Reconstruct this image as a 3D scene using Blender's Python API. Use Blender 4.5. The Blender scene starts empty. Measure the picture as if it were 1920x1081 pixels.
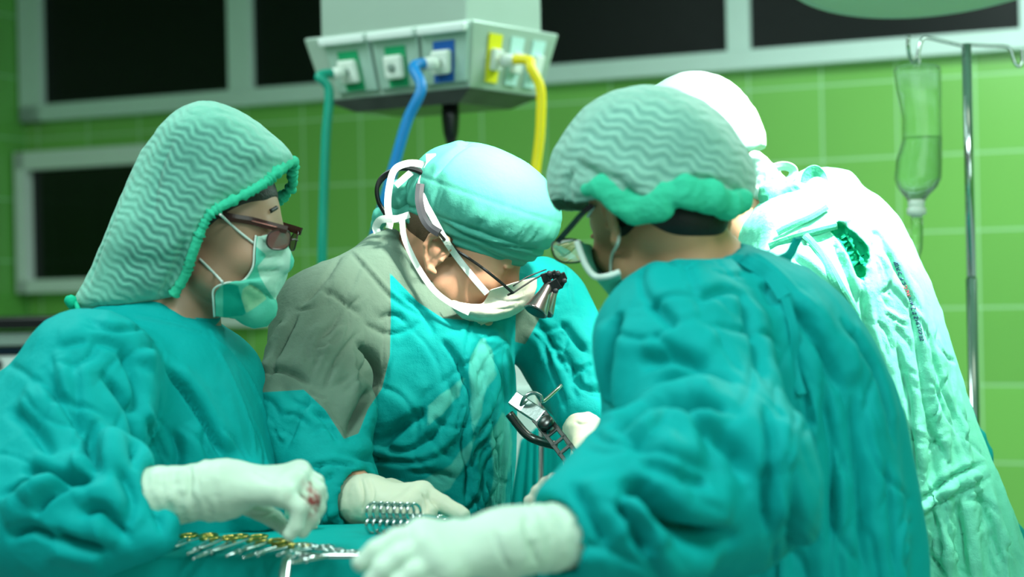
import bpy, math, random
import numpy as np
import openvdb
from mathutils import Vector, Matrix
from mathutils.bvhtree import BVHTree

sc = bpy.context.scene
COL = sc.collection
random.seed(7)
rng = np.random.default_rng(5)

# ------------------------------------------------------------------ camera
FPX, CX, CY = 3200.0, 960.0, 540.5
CAM = np.array([0.0, 0.0, 1.35])
ROLL = math.radians(1.25)
cR = np.array([math.cos(ROLL), 0, -math.sin(ROLL)])
cU = np.array([math.sin(ROLL), 0, math.cos(ROLL)])
cF = np.array([0.0, 1.0, 0.0])
cam_d = bpy.data.cameras.new('camera')
cam_o = bpy.data.objects.new('camera', cam_d); COL.objects.link(cam_o)
cam_d.sensor_width = 36.0; cam_d.lens = FPX * 36.0 / 1920.0
cam_d.dof.use_dof = True; cam_d.dof.focus_distance = 2.86; cam_d.dof.aperture_fstop = 2.4
cam_d.clip_start = 0.05
m = Matrix(((cR[0], cU[0], -cF[0], CAM[0]), (cR[1], cU[1], -cF[1], CAM[1]), (cR[2], cU[2], -cF[2], CAM[2]), (0, 0, 0, 1)))
cam_o.matrix_world = m
sc.camera = cam_o

def P(px, py, d):
    v = cF + cR * ((px - CX) / FPX) - cU * ((py - CY) / FPX)
    return CAM + v * d

def proj(pts):
    q = np.asarray(pts) - CAM
    d = q @ cF
    return np.stack([CX + FPX * (q @ cR) / d, CY - FPX * (q @ cU) / d], -1), d

# ------------------------------------------------------------------ colour management, world
sc.view_settings.view_transform = 'Standard'
sc.view_settings.look = 'None'
sc.view_settings.gamma = 1.0
sc.view_settings.exposure = 0.0
sc.view_settings.use_curve_mapping = False
sc.cycles.max_bounces = 6
sc.cycles.transparent_max_bounces = 8
sc.cycles.sample_clamp_indirect = 4.0

def lin(c):
    return tuple(((x / 255.0) / 12.92 if x / 255.0 <= 0.04045 else ((x / 255.0 + 0.055) / 1.055) ** 2.4) for x in c)

w = bpy.data.worlds.new('world'); sc.world = w; w.use_nodes = True
w.node_tree.nodes['Background'].inputs[0].default_value = (0.76, 1.0, 0.95, 1)
w.node_tree.nodes['Background'].inputs[1].default_value = 0.16

def area_light(name, loc, target, size, power, color, size_y=None, spread=180):
    l = bpy.data.lights.new(name, 'AREA'); l.energy = power; l.color = color
    l.shape = 'RECTANGLE' if size_y else 'DISK'; l.size = size
    if size_y: l.size_y = size_y
    l.spread = math.radians(spread)
    o = bpy.data.objects.new(name, l); COL.objects.link(o)
    o.location = loc
    o.rotation_euler = (Vector(target) - Vector(loc)).to_track_quat('-Z', 'Y').to_euler()
    return o
COOL = (0.80, 1.0, 0.96)
area_light('ceiling_panel_light', (-1.6, 3.6, 3.25), (-1.6, 3.6, 0), 1.2, 44, COOL, 1.2)
area_light('ceiling_panel_light', (1.7, 4.6, 3.25), (1.7, 4.6, 0), 1.2, 104, COOL, 1.2)
area_light('ceiling_panel_light', (-1.1, 1.0, 3.25), (-0.9, 1.3, 0), 1.0, 58, COOL, 1.0)
area_light('ceiling_panel_light', (1.2, 0.6, 3.25), (1.0, 1.2, 0), 1.0, 46, COOL, 1.0)
area_light('rear_fill_light', (1.9, -0.7, 2.1), (0.45, 2.5, 1.0), 1.6, 22, COOL, 1.0)  # unseen fill light added behind the camera to brighten the near surgeon's back
# the two operating lamps over the field (their housings are built further down)
LAMP_A = ((0.44, 2.42, 2.30), (-0.04, 2.93, 1.54), 0.14, 2.0)
LAMP_B = ((0.98, 2.80, 2.75), (0.56, 3.08, 1.50), 0.36, 9)
for lp, tg, sz, pw in (LAMP_A, LAMP_B):
    area_light('operating_lamp_light', lp, tg, sz, pw, (1.0, 0.97, 0.88), spread=26)

# ------------------------------------------------------------------ small helpers
def tag(o, label=None, cat=None, group=None, kind=None):
    if label: o['label'] = label
    if cat: o['category'] = cat
    if group: o['group'] = group
    if kind: o['kind'] = kind
    return o

def empty(name, loc, label, cat, group=None):
    o = bpy.data.objects.new(name, None); COL.objects.link(o); o.location = loc
    o.empty_display_size = 0.05
    return tag(o, label, cat, group)

def link(name, me, mt=None, parent=None, smooth=True):
    o = bpy.data.objects.new(name, me); COL.objects.link(o)
    if mt is not None and not me.materials: me.materials.append(mt)
    if smooth and len(me.polygons): me.polygons.foreach_set('use_smooth', np.ones(len(me.polygons), dtype=bool))
    if parent is not None:
        o.parent = parent
        bpy_inv(o, parent)
    return o

def bpy_inv(o, parent):
    # the vertices are in world space: undo the parent's own placement
    mt = Matrix.LocRotScale(parent.location, parent.rotation_euler, parent.scale)
    if parent.parent is not None: mt = Matrix.LocRotScale(parent.parent.location, parent.parent.rotation_euler, parent.parent.scale) @ parent.matrix_parent_inverse @ mt
    o.matrix_parent_inverse = mt.inverted()

def mesh_np(name, v, f):
    me = bpy.data.meshes.new(name)
    v = np.asarray(v, dtype=np.float32); f = np.asarray(f, dtype=np.int32)
    me.vertices.add(len(v)); me.vertices.foreach_set('co', v.ravel())
    n = f.shape[1]
    me.loops.add(f.size); me.loops.foreach_set('vertex_index', f.ravel())
    me.polygons.add(len(f))
    me.polygons.foreach_set('loop_start', np.arange(0, f.size, n, dtype=np.int32))
    me.polygons.foreach_set('loop_total', np.full(len(f), n, dtype=np.int32))
    me.update(calc_edges=True); me.validate()
    return me

class MB:
    """collects pieces and links them as one mesh object"""
    def __init__(s): s.v = []; s.f = []; s.n = 0
    def add(s, v, f):
        s.v += [tuple(map(float, p)) for p in v]; s.f += [tuple(i + s.n for i in q) for q in f]; s.n = len(s.v)
    def box(s, c, h, R=None):
        c = np.array(c, float); h = np.array(h, float); R = np.eye(3) if R is None else R
        v = [c + R @ (h * np.array(k)) for k in ((-1,-1,-1),(1,-1,-1),(1,1,-1),(-1,1,-1),(-1,-1,1),(1,-1,1),(1,1,1),(-1,1,1))]
        s.add(v, [(0,3,2,1),(4,5,6,7),(0,1,5,4),(1,2,6,5),(2,3,7,6),(3,0,4,7)])
    def hexa(s, b, t):
        s.add(list(b) + list(t), [(3,2,1,0),(4,5,6,7),(0,1,5,4),(1,2,6,5),(2,3,7,6),(3,0,4,7)])
    def tube(s, pts, r, n=10, closed=False, smooth=0, flat=None):
        pts = [np.array(p, float) for p in pts]
        rr = list(r) if hasattr(r, '__len__') else [r] * len(pts)
        if smooth: pts, rr = spline(pts, smooth, closed, rr)
        N = len(pts); rings = []
        up = None
        for i in range(N):
            if closed: t = pts[(i + 1) % N] - pts[i - 1]
            else: t = pts[min(i + 1, N - 1)] - pts[max(i - 1, 0)]
            t = t / (np.linalg.norm(t) + 1e-9)
            if up is None:
                up = np.cross(t, [0, 0, 1.0]) if abs(t[2]) < .9 else np.cross(t, [1.0, 0, 0])
            up = up - t * (up @ t); up /= np.linalg.norm(up) + 1e-9
            b = np.cross(t, up)
            rings.append([pts[i] + rr[i] * (math.cos(a) * up + math.sin(a) * b) for a in np.arange(n) * 2 * math.pi / n])
        v = [p for g in rings for p in g]; f = []
        for i in range(N if closed else N - 1):
            j = (i + 1) % N
            for k in range(n):
                f.append((i*n + k, i*n + (k+1) % n, j*n + (k+1) % n, j*n + k))
        if not closed:
            f.append(tuple(range(n - 1, -1, -1))); f.append(tuple((N-1)*n + k for k in range(n)))
        s.add(v, f)
    def lathe(s, c, axis, prof, n=32, cap=True):
        """prof: list of (distance along axis, radius)"""
        c = np.array(c, float); a = np.array(axis, float); a /= np.linalg.norm(a)
        u = np.cross(a, [0, 0, 1.0]) if abs(a[2]) < .9 else np.cross(a, [1.0, 0, 0]); u /= np.linalg.norm(u); b = np.cross(a, u)
        v = []; f = []
        for (t, r) in prof:
            v += [c + a*t + r*(math.cos(k)*u + math.sin(k)*b) for k in np.arange(n)*2*math.pi/n]
        for i in range(len(prof) - 1):
            for k in range(n):
                f.append((i*n + k, i*n + (k+1) % n, (i+1)*n + (k+1) % n, (i+1)*n + k))
        if cap:
            f.append(tuple(range(n - 1, -1, -1))); f.append(tuple((len(prof)-1)*n + k for k in range(n)))
        s.add(v, f)
    def build(s, name, mt, parent=None, smooth=False, bevel=0):
        me = bpy.data.meshes.new(name); me.from_pydata(s.v, [], s.f); me.update()
        o = link(name, me, mt, parent, smooth)
        if bevel:
            b = o.modifiers.new('bevel', 'BEVEL'); b.width = bevel; b.segments = 2; b.limit_method = 'ANGLE'
        return o

def spline(pts, k, closed=False, rr=None):
    """Catmull-Rom, k samples per span"""
    pts = [np.array(p, float) for p in pts]; N = len(pts); out = []; ro = []
    spans = N if closed else N - 1
    for i in range(spans):
        g = (lambda j: pts[j % N]) if closed else (lambda j: pts[min(max(j, 0), N - 1)])
        p0, p1, p2, p3 = g(i-1), g(i), g(i+1), g(i+2)
        for t in np.arange(k) / k:
            out.append(0.5*((2*p1) + (-p0+p2)*t + (2*p0-5*p1+4*p2-p3)*t*t + (-p0+3*p1-3*p2+p3)*t**3))
            if rr is not None: ro.append(rr[i % N]*(1-t) + rr[(i+1) % N]*t)
    if not closed:
        out.append(pts[-1])
        if rr is not None: ro.append(rr[-1])
    return (out, ro) if rr is not None else out

def ribbon(name, pts, width, mt, parent, face=None, k=8, thick=0.0007, twist=None):
    """flat tape along a path, turned towards `face` (a direction)"""
    pts = spline(pts, k); N = len(pts); face = -cF if face is None else np.array(face, float)
    v = []; f = []
    for i, p in enumerate(pts):
        t = pts[min(i+1, N-1)] - pts[max(i-1, 0)]; t /= np.linalg.norm(t) + 1e-9
        fc = face
        if twist is not None:
            a = twist * i / (N - 1); ax = np.cross(t, face); ax /= np.linalg.norm(ax) + 1e-9
            fc = face*math.cos(a) + ax*math.sin(a)
        s = np.cross(t, fc); s /= np.linalg.norm(s) + 1e-9
        n = np.cross(s, t)
        ww = width / 2
        v += [p - s*ww + n*thick, p + n*thick*1.4, p + s*ww + n*thick, p + s*ww - n*thick, p - n*thick*.6, p - s*ww - n*thick]
    for i in range(N - 1):
        for q in range(6):
            a, b = i*6 + q, i*6 + (q+1) % 6
            f.append((a, b, b + 6, a + 6))
    f.append((5,4,3,2,1,0)); e = (N-1)*6; f.append(tuple(e + q for q in range(6)))
    me = bpy.data.meshes.new(name); me.from_pydata([tuple(map(float, p)) for p in v], [], f); me.update()
    return link(name, me, mt, parent, False)

# ------------------------------------------------------------------ value noise
def vnoise(p, seed=0):
    p = np.asarray(p, dtype=np.float64); i = np.floor(p).astype(np.int64); t = p - i; t = t*t*(3-2*t)
    def h(a, b, c):
        n = (a*73856093) ^ (b*19349663) ^ (c*83492791) ^ (seed*2654435761)
        n = (n ^ (n >> 13)) * 1274126177 & 0x7fffffff
        n = (n ^ (n >> 16)) & 0xffff
        return n / 32767.5 - 1.0
    r = 0
    for dx in (0, 1):
        for dy in (0, 1):
            for dz in (0, 1):
                wt = (t[..., 0] if dx else 1-t[..., 0])*(t[..., 1] if dy else 1-t[..., 1])*(t[..., 2] if dz else 1-t[..., 2])
                r = r + wt*h(i[..., 0]+dx, i[..., 1]+dy, i[..., 2]+dz)
    return r
def fnoise(p, f, octv=3, seed=0, ridged=False):
    r = 0; a = 1.0; s = 0
    for k in range(octv):
        n = vnoise(p * f, seed + k)
        if ridged: n = 1 - 2*np.abs(n)
        r = r + a*n; s += a; a *= .5; f = np.asarray(f) * 2.03
    return r / s

# ------------------------------------------------------------------ distance fields -> meshes
def axis(lo, hi, h, fine=()):
    xs = [lo]; x = lo
    while x < hi:
        step = h
        for (a, b, hf) in fine:
            if a - h*.5 <= x <= b: step = hf
        x += step; xs.append(x)
    return np.array(xs, dtype=np.float32)

class Field:
    def __init__(s, lo, hi, h, fine=((), (), ())):
        s.ax = [axis(lo[i], hi[i], h, fine[i]) for i in range(3)]
        s.v = np.full([len(a) for a in s.ax], 0.3, dtype=np.float32)
    def _sub(s, lo, hi, m):
        sl = []
        for i in range(3):
            a, b = np.searchsorted(s.ax[i], lo[i]-m), np.searchsorted(s.ax[i], hi[i]+m)
            if b - a < 1: return None
            sl.append(slice(a, b))
        X, Y, Z = s.ax[0][sl[0]][:, None, None], s.ax[1][sl[1]][None, :, None], s.ax[2][sl[2]][None, None, :]
        return tuple(sl), X, Y, Z
    def add(s, pr, k=0.02, grow=0.0):
        q = s._sub(pr.lo, pr.hi, k + 0.03 + abs(grow))
        if q is None: return s
        sl, X, Y, Z = q
        d = pr.f(X, Y, Z) - grow; a = s.v[sl]
        h = np.maximum(k - np.abs(a - d), 0) / max(k, 1e-6)
        s.v[sl] = np.minimum(a, d) - h*h*k*.25
        return s
    def cut(s, pr, k=0.004, grow=0.0):
        q = s._sub(pr.lo, pr.hi, k + 0.03 + abs(grow))
        if q is None: return s
        sl, X, Y, Z = q
        d = -(pr.f(X, Y, Z) - grow); a = s.v[sl]
        h = np.maximum(k - np.abs(a - d), 0) / max(k, 1e-6)
        s.v[sl] = np.maximum(a, d) + h*h*k*.25
        return s
    def keep(s, fn):
        s.v = np.maximum(s.v, fn(s.ax[0][:, None, None], s.ax[1][None, :, None], s.ax[2][None, None, :]))
        return s
    def extract(s):
        g = openvdb.FloatGrid(0.03)
        g.copyFromArray(np.ascontiguousarray(np.clip(s.v, -.03, .03)))
        p, q = g.convertToQuads(isovalue=0.0)
        v = np.stack([np.interp(p[:, i], np.arange(len(s.ax[i])), s.ax[i]) for i in range(3)], -1)
        return v.astype(np.float64), q.astype(np.int64)

class Pr:
    def __init__(s, lo, hi, f): s.lo, s.hi, s.f = lo, hi, f

def cone(a, b, r1, r2, sq=None):
    """tapered capsule; sq=(direction, factor>1) flattens it along that direction"""
    a = np.array(a, float); b = np.array(b, float); r = max(r1, r2)
    A, B = a.copy(), b.copy()
    if sq is not None:
        sd = np.array(sq[0], float); sd /= np.linalg.norm(sd); k = sq[1] - 1
        A = A + sd*(A @ sd)*k; B = B + sd*(B @ sd)*k
    ba = B - A; bb = ba @ ba + 1e-12
    def f(X, Y, Z):
        if sq is not None:
            t = (X*sd[0] + Y*sd[1] + Z*sd[2]) * k
            X, Y, Z = X + t*sd[0], Y + t*sd[1], Z + t*sd[2]
        px, py, pz = X - A[0], Y - A[1], Z - A[2]
        h = np.clip((px*ba[0] + py*ba[1] + pz*ba[2]) / bb, 0, 1)
        d = np.sqrt((px - ba[0]*h)**2 + (py - ba[1]*h)**2 + (pz - ba[2]*h)**2) - (r1 + (r2 - r1)*h)
        return (d / math.sqrt(sq[1]) if sq is not None else d).astype(np.float32)
    return Pr(np.minimum(a, b) - r, np.maximum(a, b) + r, f)

def ell(c, rad, R=None):
    c = np.array(c, float); rad = np.array(rad, float); R = np.eye(3) if R is None else R   # columns = axes
    m_ = rad.max()
    def f(X, Y, Z):
        px, py, pz = X - c[0], Y - c[1], Z - c[2]
        q = [px*R[0, i] + py*R[1, i] + pz*R[2, i] for i in range(3)]
        k0 = np.sqrt(sum((q[i]/rad[i])**2 for i in range(3))); k1 = np.sqrt(sum((q[i]/rad[i]**2)**2 for i in range(3)))
        return (k0*(k0 - 1)/(k1 + 1e-6)).astype(np.float32)
    return Pr(c - m_, c + m_, f)

def zloft(st, sup=2.3, ang=0.0, soft=0.02, smooth=0.02):
    """st: list of (z, cx, cy, hw, hd): an elliptical column given station by station"""
    st = sorted(st); S = np.array(st, float)
    zz = np.linspace(S[0, 0], S[-1, 0], 400)
    T = [np.interp(zz, S[:, 0], S[:, i]) for i in range(1, 5)]
    kk = max(1, int(smooth / (zz[1] - zz[0] + 1e-9)))
    if kk > 1:
        ker = np.hanning(2*kk + 3)[1:-1]; ker /= ker.sum()
        T = [np.convolve(np.pad(t, kk, mode='edge'), ker, 'same')[kk:-kk] for t in T]
    c_, s_ = math.cos(ang), math.sin(ang)
    def f(X, Y, Z):
        cx, cy, hw, hd = [np.interp(Z, zz, t) for t in T]
        dx, dy = X - cx, Y - cy
        u, v = dx*c_ + dy*s_, -dx*s_ + dy*c_
        r = (np.abs(u/hw)**sup + np.abs(v/hd)**sup)**(1/sup) + 1e-6
        L = np.sqrt(dx*dx + dy*dy)
        d = np.where(r > .3, L*(1 - 1/r), -np.minimum(hw, hd)*.7)
        e = np.maximum(Z - zz[-1], zz[0] - Z)
        h = np.maximum(soft - np.abs(d - e), 0)/soft
        return (np.maximum(d, e) + h*h*soft*.25).astype(np.float32)
    mx = max(S[:, 3].max(), S[:, 4].max())
    return Pr(np.array([S[:, 1].min() - mx, S[:, 2].min() - mx, S[0, 0]]), np.array([S[:, 1].max() + mx, S[:, 2].max() + mx, S[-1, 0]]), f)

def stations(rows, d, hd):
    """rows: (py, xL, xR[, d, hd]) in photograph pixels at depth d -> stations in metres"""
    out = []
    for r in rows:
        dd = r[3] if len(r) > 3 else d; h = r[4] if len(r) > 4 else hd
        c = P((r[1] + r[2])/2, r[0], dd)
        out.append((c[2], c[0], c[1], (r[2] - r[1])/2*dd/FPX, h))
    return out

def vnormals(v, f):
    a, b, c, d = v[f[:, 0]], v[f[:, 1]], v[f[:, 2]], v[f[:, 3]]
    n = np.cross(c - a, d - b)
    out = np.zeros_like(v)
    for i in range(4):
        for k in range(3): out[:, k] += np.bincount(f[:, i], n[:, k], len(v))
    return out / (np.linalg.norm(out, axis=1, keepdims=True) + 1e-12)

def relax(v, f, n=1, lam=.5):
    e = np.concatenate([f[:, [0, 1]], f[:, [1, 2]], f[:, [2, 3]], f[:, [3, 0]]])
    for _ in range(n):
        s = np.zeros_like(v); cnt = np.bincount(e[:, 0], minlength=len(v)) + np.bincount(e[:, 1], minlength=len(v))
        for k in range(3):
            s[:, k] = np.bincount(e[:, 0], v[e[:, 1], k], len(v)) + np.bincount(e[:, 1], v[e[:, 0], k], len(v))
        v = v + lam*(s/cnt[:, None] - v)
    return v

def bvh_of(v, f):
    return BVHTree.FromPolygons(v.tolist(), f.tolist())

def hit(bvh, px, py, off=0.0):
    """the point of a surface seen at photograph pixel (px, py), lifted off it by `off`"""
    dr = Vector(P(px, py, 1.0) - CAM).normalized()
    loc, nor, idx, dist = bvh.ray_cast(Vector(CAM), dr, 20.0)
    if loc is None: return None, None
    n = np.array(nor)
    if n @ np.array(dr) > 0: n = -n
    return np.array(loc) + n*off, n

def sculpt(v, f, strokes, bvh=None):
    """strokes: (pixel polyline, width m, height m, kind); found on the surface first, then pressed into it in 3-D"""
    bvh = bvh or bvh_of(v, f); n = vnormals(v, f); disp = np.zeros(len(v))
    for (pl, wd, am, kind) in strokes:
        pts = []; nn = []
        pl = spline([np.array([p[0], p[1], 0.0]) for p in pl], 6)
        for p in pl:
            q, nq = hit(bvh, p[0], p[1])
            if q is not None: pts.append(q); nn.append(nq)
        if len(pts) < 2: continue
        pts = np.array(pts); nn = np.array(nn)
        lo, hi = pts.min(0) - 4*wd, pts.max(0) + 4*wd
        idx = np.nonzero(((v > lo) & (v < hi)).all(1))[0]
        if not len(idx): continue
        q = v[idx]; best = np.full(len(idx), 1e9); sg = np.zeros(len(idx)); tt = np.zeros(len(idx)); nrm = np.zeros((len(idx), 3))
        ln = np.r_[0, np.cumsum(np.linalg.norm(np.diff(pts, axis=0), axis=1))]; L = ln[-1] + 1e-9
        for i in range(len(pts) - 1):
            a, b = pts[i], pts[i+1]; ab = b - a; bb = ab @ ab
            if bb < 1e-10 or bb > .06**2: continue
            h = np.clip((q - a) @ ab / bb, 0, 1); dd = q - a - h[:, None]*ab; dl = np.linalg.norm(dd, axis=1)
            m_ = dl < best
            sv = np.cross(ab/math.sqrt(bb), nn[i])
            best[m_] = dl[m_]; sg[m_] = (dd @ sv)[m_]; tt[m_] = (ln[i] + h*math.sqrt(bb))[m_]/L; nrm[m_] = nn[i]
        x = best / wd; xs = sg / wd
        tap = np.clip(np.minimum(tt, 1-tt)*5, 0, 1); tap = tap*tap*(3 - 2*tap)*.85 + .15*(np.minimum(tt, 1-tt) > 0)
        face = np.clip((n[idx]*nrm).sum(1)*2 + .3, 0, 1)
        if kind == 'v': g = -1.25*np.exp(-(x*2.1)**2) + .42*np.exp(-((x - 1.5)/1.3)**2)
        elif kind == 'r': g = np.exp(-x*x)
        elif kind in 'sz':
            y = xs if kind == 's' else -xs
            g = (-1.2*np.exp(-((y - .25)*2.2)**2) + .62*np.exp(-((y + 1.35)/1.5)**2) - .12*np.exp(-((y - 2)/1.5)**2))*np.exp(-np.maximum(x - np.abs(xs) - .3, 0)*3)
        else: g = -np.exp(-x*x)
        disp[idx] += am*g*tap*face
    return v + n*disp[:, None]

def auto_creases(seed, specs):
    """many small creases: (polygon, angle deg, spread, count, length range px, width range m, height/width)"""
    rg = random.Random(seed); out = []
    for (poly, ang, spr, cnt, lr, wr_, k) in specs:
        xs_ = [q[0] for q in poly]; ys_ = [q[1] for q in poly]; n = 0; tries = 0
        while n < cnt and tries < cnt*30:
            tries += 1
            c = (rg.uniform(min(xs_), max(xs_)), rg.uniform(min(ys_), max(ys_)))
            if inpoly(np.array([c]), poly)[0] < 4: continue
            n += 1; a = math.radians(ang + rg.gauss(0, spr)); L = rg.uniform(*lr); w_ = rg.uniform(*wr_); cur = rg.uniform(-.5, .5)
            pl = [(c[0] + math.cos(a + cur*t)*L*t*.5, c[1] + math.sin(a + cur*t)*L*t*.5) for t in (-1, -.33, .33, 1)]
            out.append((pl, w_, w_*k*rg.uniform(.5, 1.2), rg.choice('szv')))
    return out

def attr(me, name, arr):
    a = me.attributes.new(name, 'FLOAT', 'POINT'); a.data.foreach_set('value', np.asarray(arr, dtype=np.float32))

def inpoly(xy, poly):
    """signed distance in pixels to a polygon, positive inside"""
    poly = np.array(poly, float); x, y = xy[:, 0], xy[:, 1]
    d = np.full(len(x), 1e9); ins = np.zeros(len(x), bool); n = len(poly)
    for i in range(n):
        a, b = poly[i], poly[(i+1) % n]; e = b - a
        t = np.clip(((x - a[0])*e[0] + (y - a[1])*e[1])/(e @ e), 0, 1)
        d = np.minimum(d, np.hypot(x - a[0] - t*e[0], y - a[1] - t*e[1]))
        c = (a[1] > y) != (b[1] > y)
        with np.errstate(divide='ignore', invalid='ignore'):
            ins ^= c & (x < (b[0]-a[0])*(y - a[1])/(b[1]-a[1]) + a[0])
    return np.where(ins, d, -d)

# ------------------------------------------------------------------ materials
def nodes(name):
    mt = bpy.data.materials.new(name); mt.use_nodes = True
    nt = mt.node_tree; return mt, nt, nt.nodes['Principled BSDF']
def N(nt, typ, **kw):
    n = nt.nodes.new(typ)
    for k, v in kw.items():
        if k in ('op', 'operation'): n.operation = v
        else: setattr(n, k, v)
    return n
def mathn(nt, op, a, b=None, clamp=False):
    n = nt.nodes.new('ShaderNodeMath'); n.operation = op; n.use_clamp = clamp
    for i, q in enumerate((a, b)):
        if q is None: continue
        if isinstance(q, (int, float)): n.inputs[i].default_value = q
        else: nt.links.new(q, n.inputs[i])
    return n.outputs[0]
def mixc(nt, fac, a, b):
    n = nt.nodes.new('ShaderNodeMix'); n.data_type = 'RGBA'
    for i, q in ((0, fac), (6, a), (7, b)):
        if isinstance(q, (int, float)): n.inputs[i].default_value = q
        elif isinstance(q, tuple): n.inputs[i].default_value = (*q[:3], 1)
        else: nt.links.new(q, n.inputs[i])
    return n.outputs[2]
def attrn(nt, name):
    n = nt.nodes.new('ShaderNodeAttribute'); n.attribute_name = name; return n.outputs['Fac']
def noise_n(nt, scale, detail=3, rough=.5, coord='Object', vec=None):
    t = nt.nodes.new('ShaderNodeTexNoise'); t.inputs['Scale'].default_value = scale
    t.inputs['Detail'].default_value = detail; t.inputs['Roughness'].default_value = rough
    if vec is None:
        tc = nt.nodes.new('ShaderNodeTexCoord'); vec = tc.outputs[coord]
    nt.links.new(vec, t.inputs['Vector']); return t.outputs['Fac']
def bump(nt, bs, h, strength=.3, dist=.002):
    b = nt.nodes.new('ShaderNodeBump'); b.inputs['Strength'].default_value = strength; b.inputs['Distance'].default_value = dist
    nt.links.new(h, b.inputs['Height']); nt.links.new(b.outputs[0], bs.inputs['Normal'])

def plain(name, col, rough=.5, metal=0.0, var=0.0, bmp=0.0, bscale=200, emit=0, spec=.5):
    mt, nt, bs = nodes(name); c = lin(col)
    bs.inputs['Base Color'].default_value = (*c, 1); bs.inputs['Roughness'].default_value = rough
    bs.inputs['Metallic'].default_value = metal; bs.inputs['Specular IOR Level'].default_value = spec
    nz = noise_n(nt, 14)
    if var:
        nt.links.new(mixc(nt, nz, tuple(x*(1-var) for x in c), tuple(min(1, x*(1+var)) for x in c)), bs.inputs['Base Color'])
    else:
        nt.links.new(mathn(nt, 'ADD', mathn(nt, 'MULTIPLY', nz, .06), rough - .03), bs.inputs['Roughness'])
    if bmp: bump(nt, bs, noise_n(nt, bscale), bmp)
    if emit:
        bs.inputs['Emission Color'].default_value = (*c, 1); bs.inputs['Emission Strength'].default_value = emit
    return mt

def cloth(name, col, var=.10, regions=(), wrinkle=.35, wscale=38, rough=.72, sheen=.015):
    """woven cotton; regions: (attribute, colour) panels, stains and painted lit patches, each in a set colour"""
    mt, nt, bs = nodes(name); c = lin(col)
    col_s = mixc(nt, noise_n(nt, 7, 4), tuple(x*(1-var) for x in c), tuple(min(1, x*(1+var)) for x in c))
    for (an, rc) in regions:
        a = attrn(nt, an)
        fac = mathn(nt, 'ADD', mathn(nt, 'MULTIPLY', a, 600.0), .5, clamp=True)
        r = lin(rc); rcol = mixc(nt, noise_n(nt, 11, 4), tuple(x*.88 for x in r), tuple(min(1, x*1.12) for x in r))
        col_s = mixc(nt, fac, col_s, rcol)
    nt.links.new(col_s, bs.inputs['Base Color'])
    bs.inputs['Roughness'].default_value = rough
    bs.inputs['Specular IOR Level'].default_value = .12
    bs.inputs['Sheen Weight'].default_value = sheen; bs.inputs['Sheen Roughness'].default_value = .5
    bs.inputs['Sheen Tint'].default_value = (*[min(1, x*1.5 + .2) for x in c], 1)
    h = mathn(nt, 'ADD', noise_n(nt, wscale, 5, .62), mathn(nt, 'MULTIPLY', noise_n(nt, 900, 1), .12))
    bump(nt, bs, h, wrinkle, .006)
    return mt

def crimped(name, light, dark, lam=.0125, hair=None):
    """crimped non-woven cap fabric: wavy light ridges over darker valleys, from attributes cu, cv"""
    mt, nt, bs = nodes(name)
    u, v, mk = attrn(nt, 'cu'), attrn(nt, 'cv'), attrn(nt, 'cm')
    nz = noise_n(nt, 28, 3); nz2 = noise_n(nt, 9, 3)
    ph = mathn(nt, 'ADD', mathn(nt, 'MULTIPLY', v, 2*math.pi/lam), mathn(nt, 'MULTIPLY', mathn(nt, 'SINE', mathn(nt, 'MULTIPLY', u, 2*math.pi/.034)), 1.3))
    ph = mathn(nt, 'ADD', ph, mathn(nt, 'MULTIPLY', mathn(nt, 'ADD', nz, mathn(nt, 'MULTIPLY', nz2, 1.6)), 5.5))
    s = mathn(nt, 'ADD', mathn(nt, 'MULTIPLY', mathn(nt, 'SINE', ph), .5), .5)
    fine = noise_n(nt, 120, 3)
    s = mathn(nt, 'ADD', mathn(nt, 'MULTIPLY', s, mathn(nt, 'MULTIPLY', noise_n(nt, 16, 2), 1.6, clamp=True)), .12, clamp=True)
    fac = mathn(nt, 'ADD', mathn(nt, 'MULTIPLY', s, .75), mathn(nt, 'MULTIPLY', fine, .35))
    l, d = lin(light), lin(dark)
    pat = mixc(nt, fac, d, l)
    edge = mixc(nt, fine, tuple(x*.72 for x in l), l)
    nt.links.new(mixc(nt, mk, edge, pat), bs.inputs['Base Color'])
    bs.inputs['Roughness'].default_value = .7; bs.inputs['Specular IOR Level'].default_value = .2
    bs.inputs['Sheen Weight'].default_value = .3
    bump(nt, bs, mathn(nt, 'ADD', s, mathn(nt, 'MULTIPLY', fine, .4)), .45, .003)
    return mt

def skin(name, col):
    mt, nt, bs = nodes(name); c = lin(col)
    nt.links.new(mixc(nt, noise_n(nt, 22, 4), tuple(x*.86 for x in c), (min(1, c[0]*1.14), c[1]*1.04, c[2]*1.02)), bs.inputs['Base Color'])
    bs.inputs['Roughness'].default_value = .48; bs.inputs['Subsurface Weight'].default_value = .12
    bs.inputs['Subsurface Radius'].default_value = (.012, .005, .003)
    bump(nt, bs, noise_n(nt, 420, 3), .12, .001); return mt

def latex(name, col, blood=False):
    mt, nt, bs = nodes(name); c = lin(col)
    cs = mixc(nt, noise_n(nt, 18, 3), tuple(x*.9 for x in c), tuple(min(1, x*1.06) for x in c))
    if blood:
        b = mathn(nt, 'MULTIPLY', attrn(nt, 'blood'), mathn(nt, 'MULTIPLY', mathn(nt, 'SUBTRACT', noise_n(nt, 90, 5, .65), .38), 4.5, clamp=True), clamp=True)
        cs = mixc(nt, b, cs, lin((150, 70, 66)))
    nt.links.new(cs, bs.inputs['Base Color'])
    bs.inputs['Roughness'].default_value = .5; bs.inputs['Specular IOR Level'].default_value = .35
    bs.inputs['Subsurface Weight'].default_value = .15; bs.inputs['Subsurface Radius'].default_value = (.01, .008, .006)
    bump(nt, bs, noise_n(nt, 60, 4, .6), .2, .003); return mt

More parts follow.
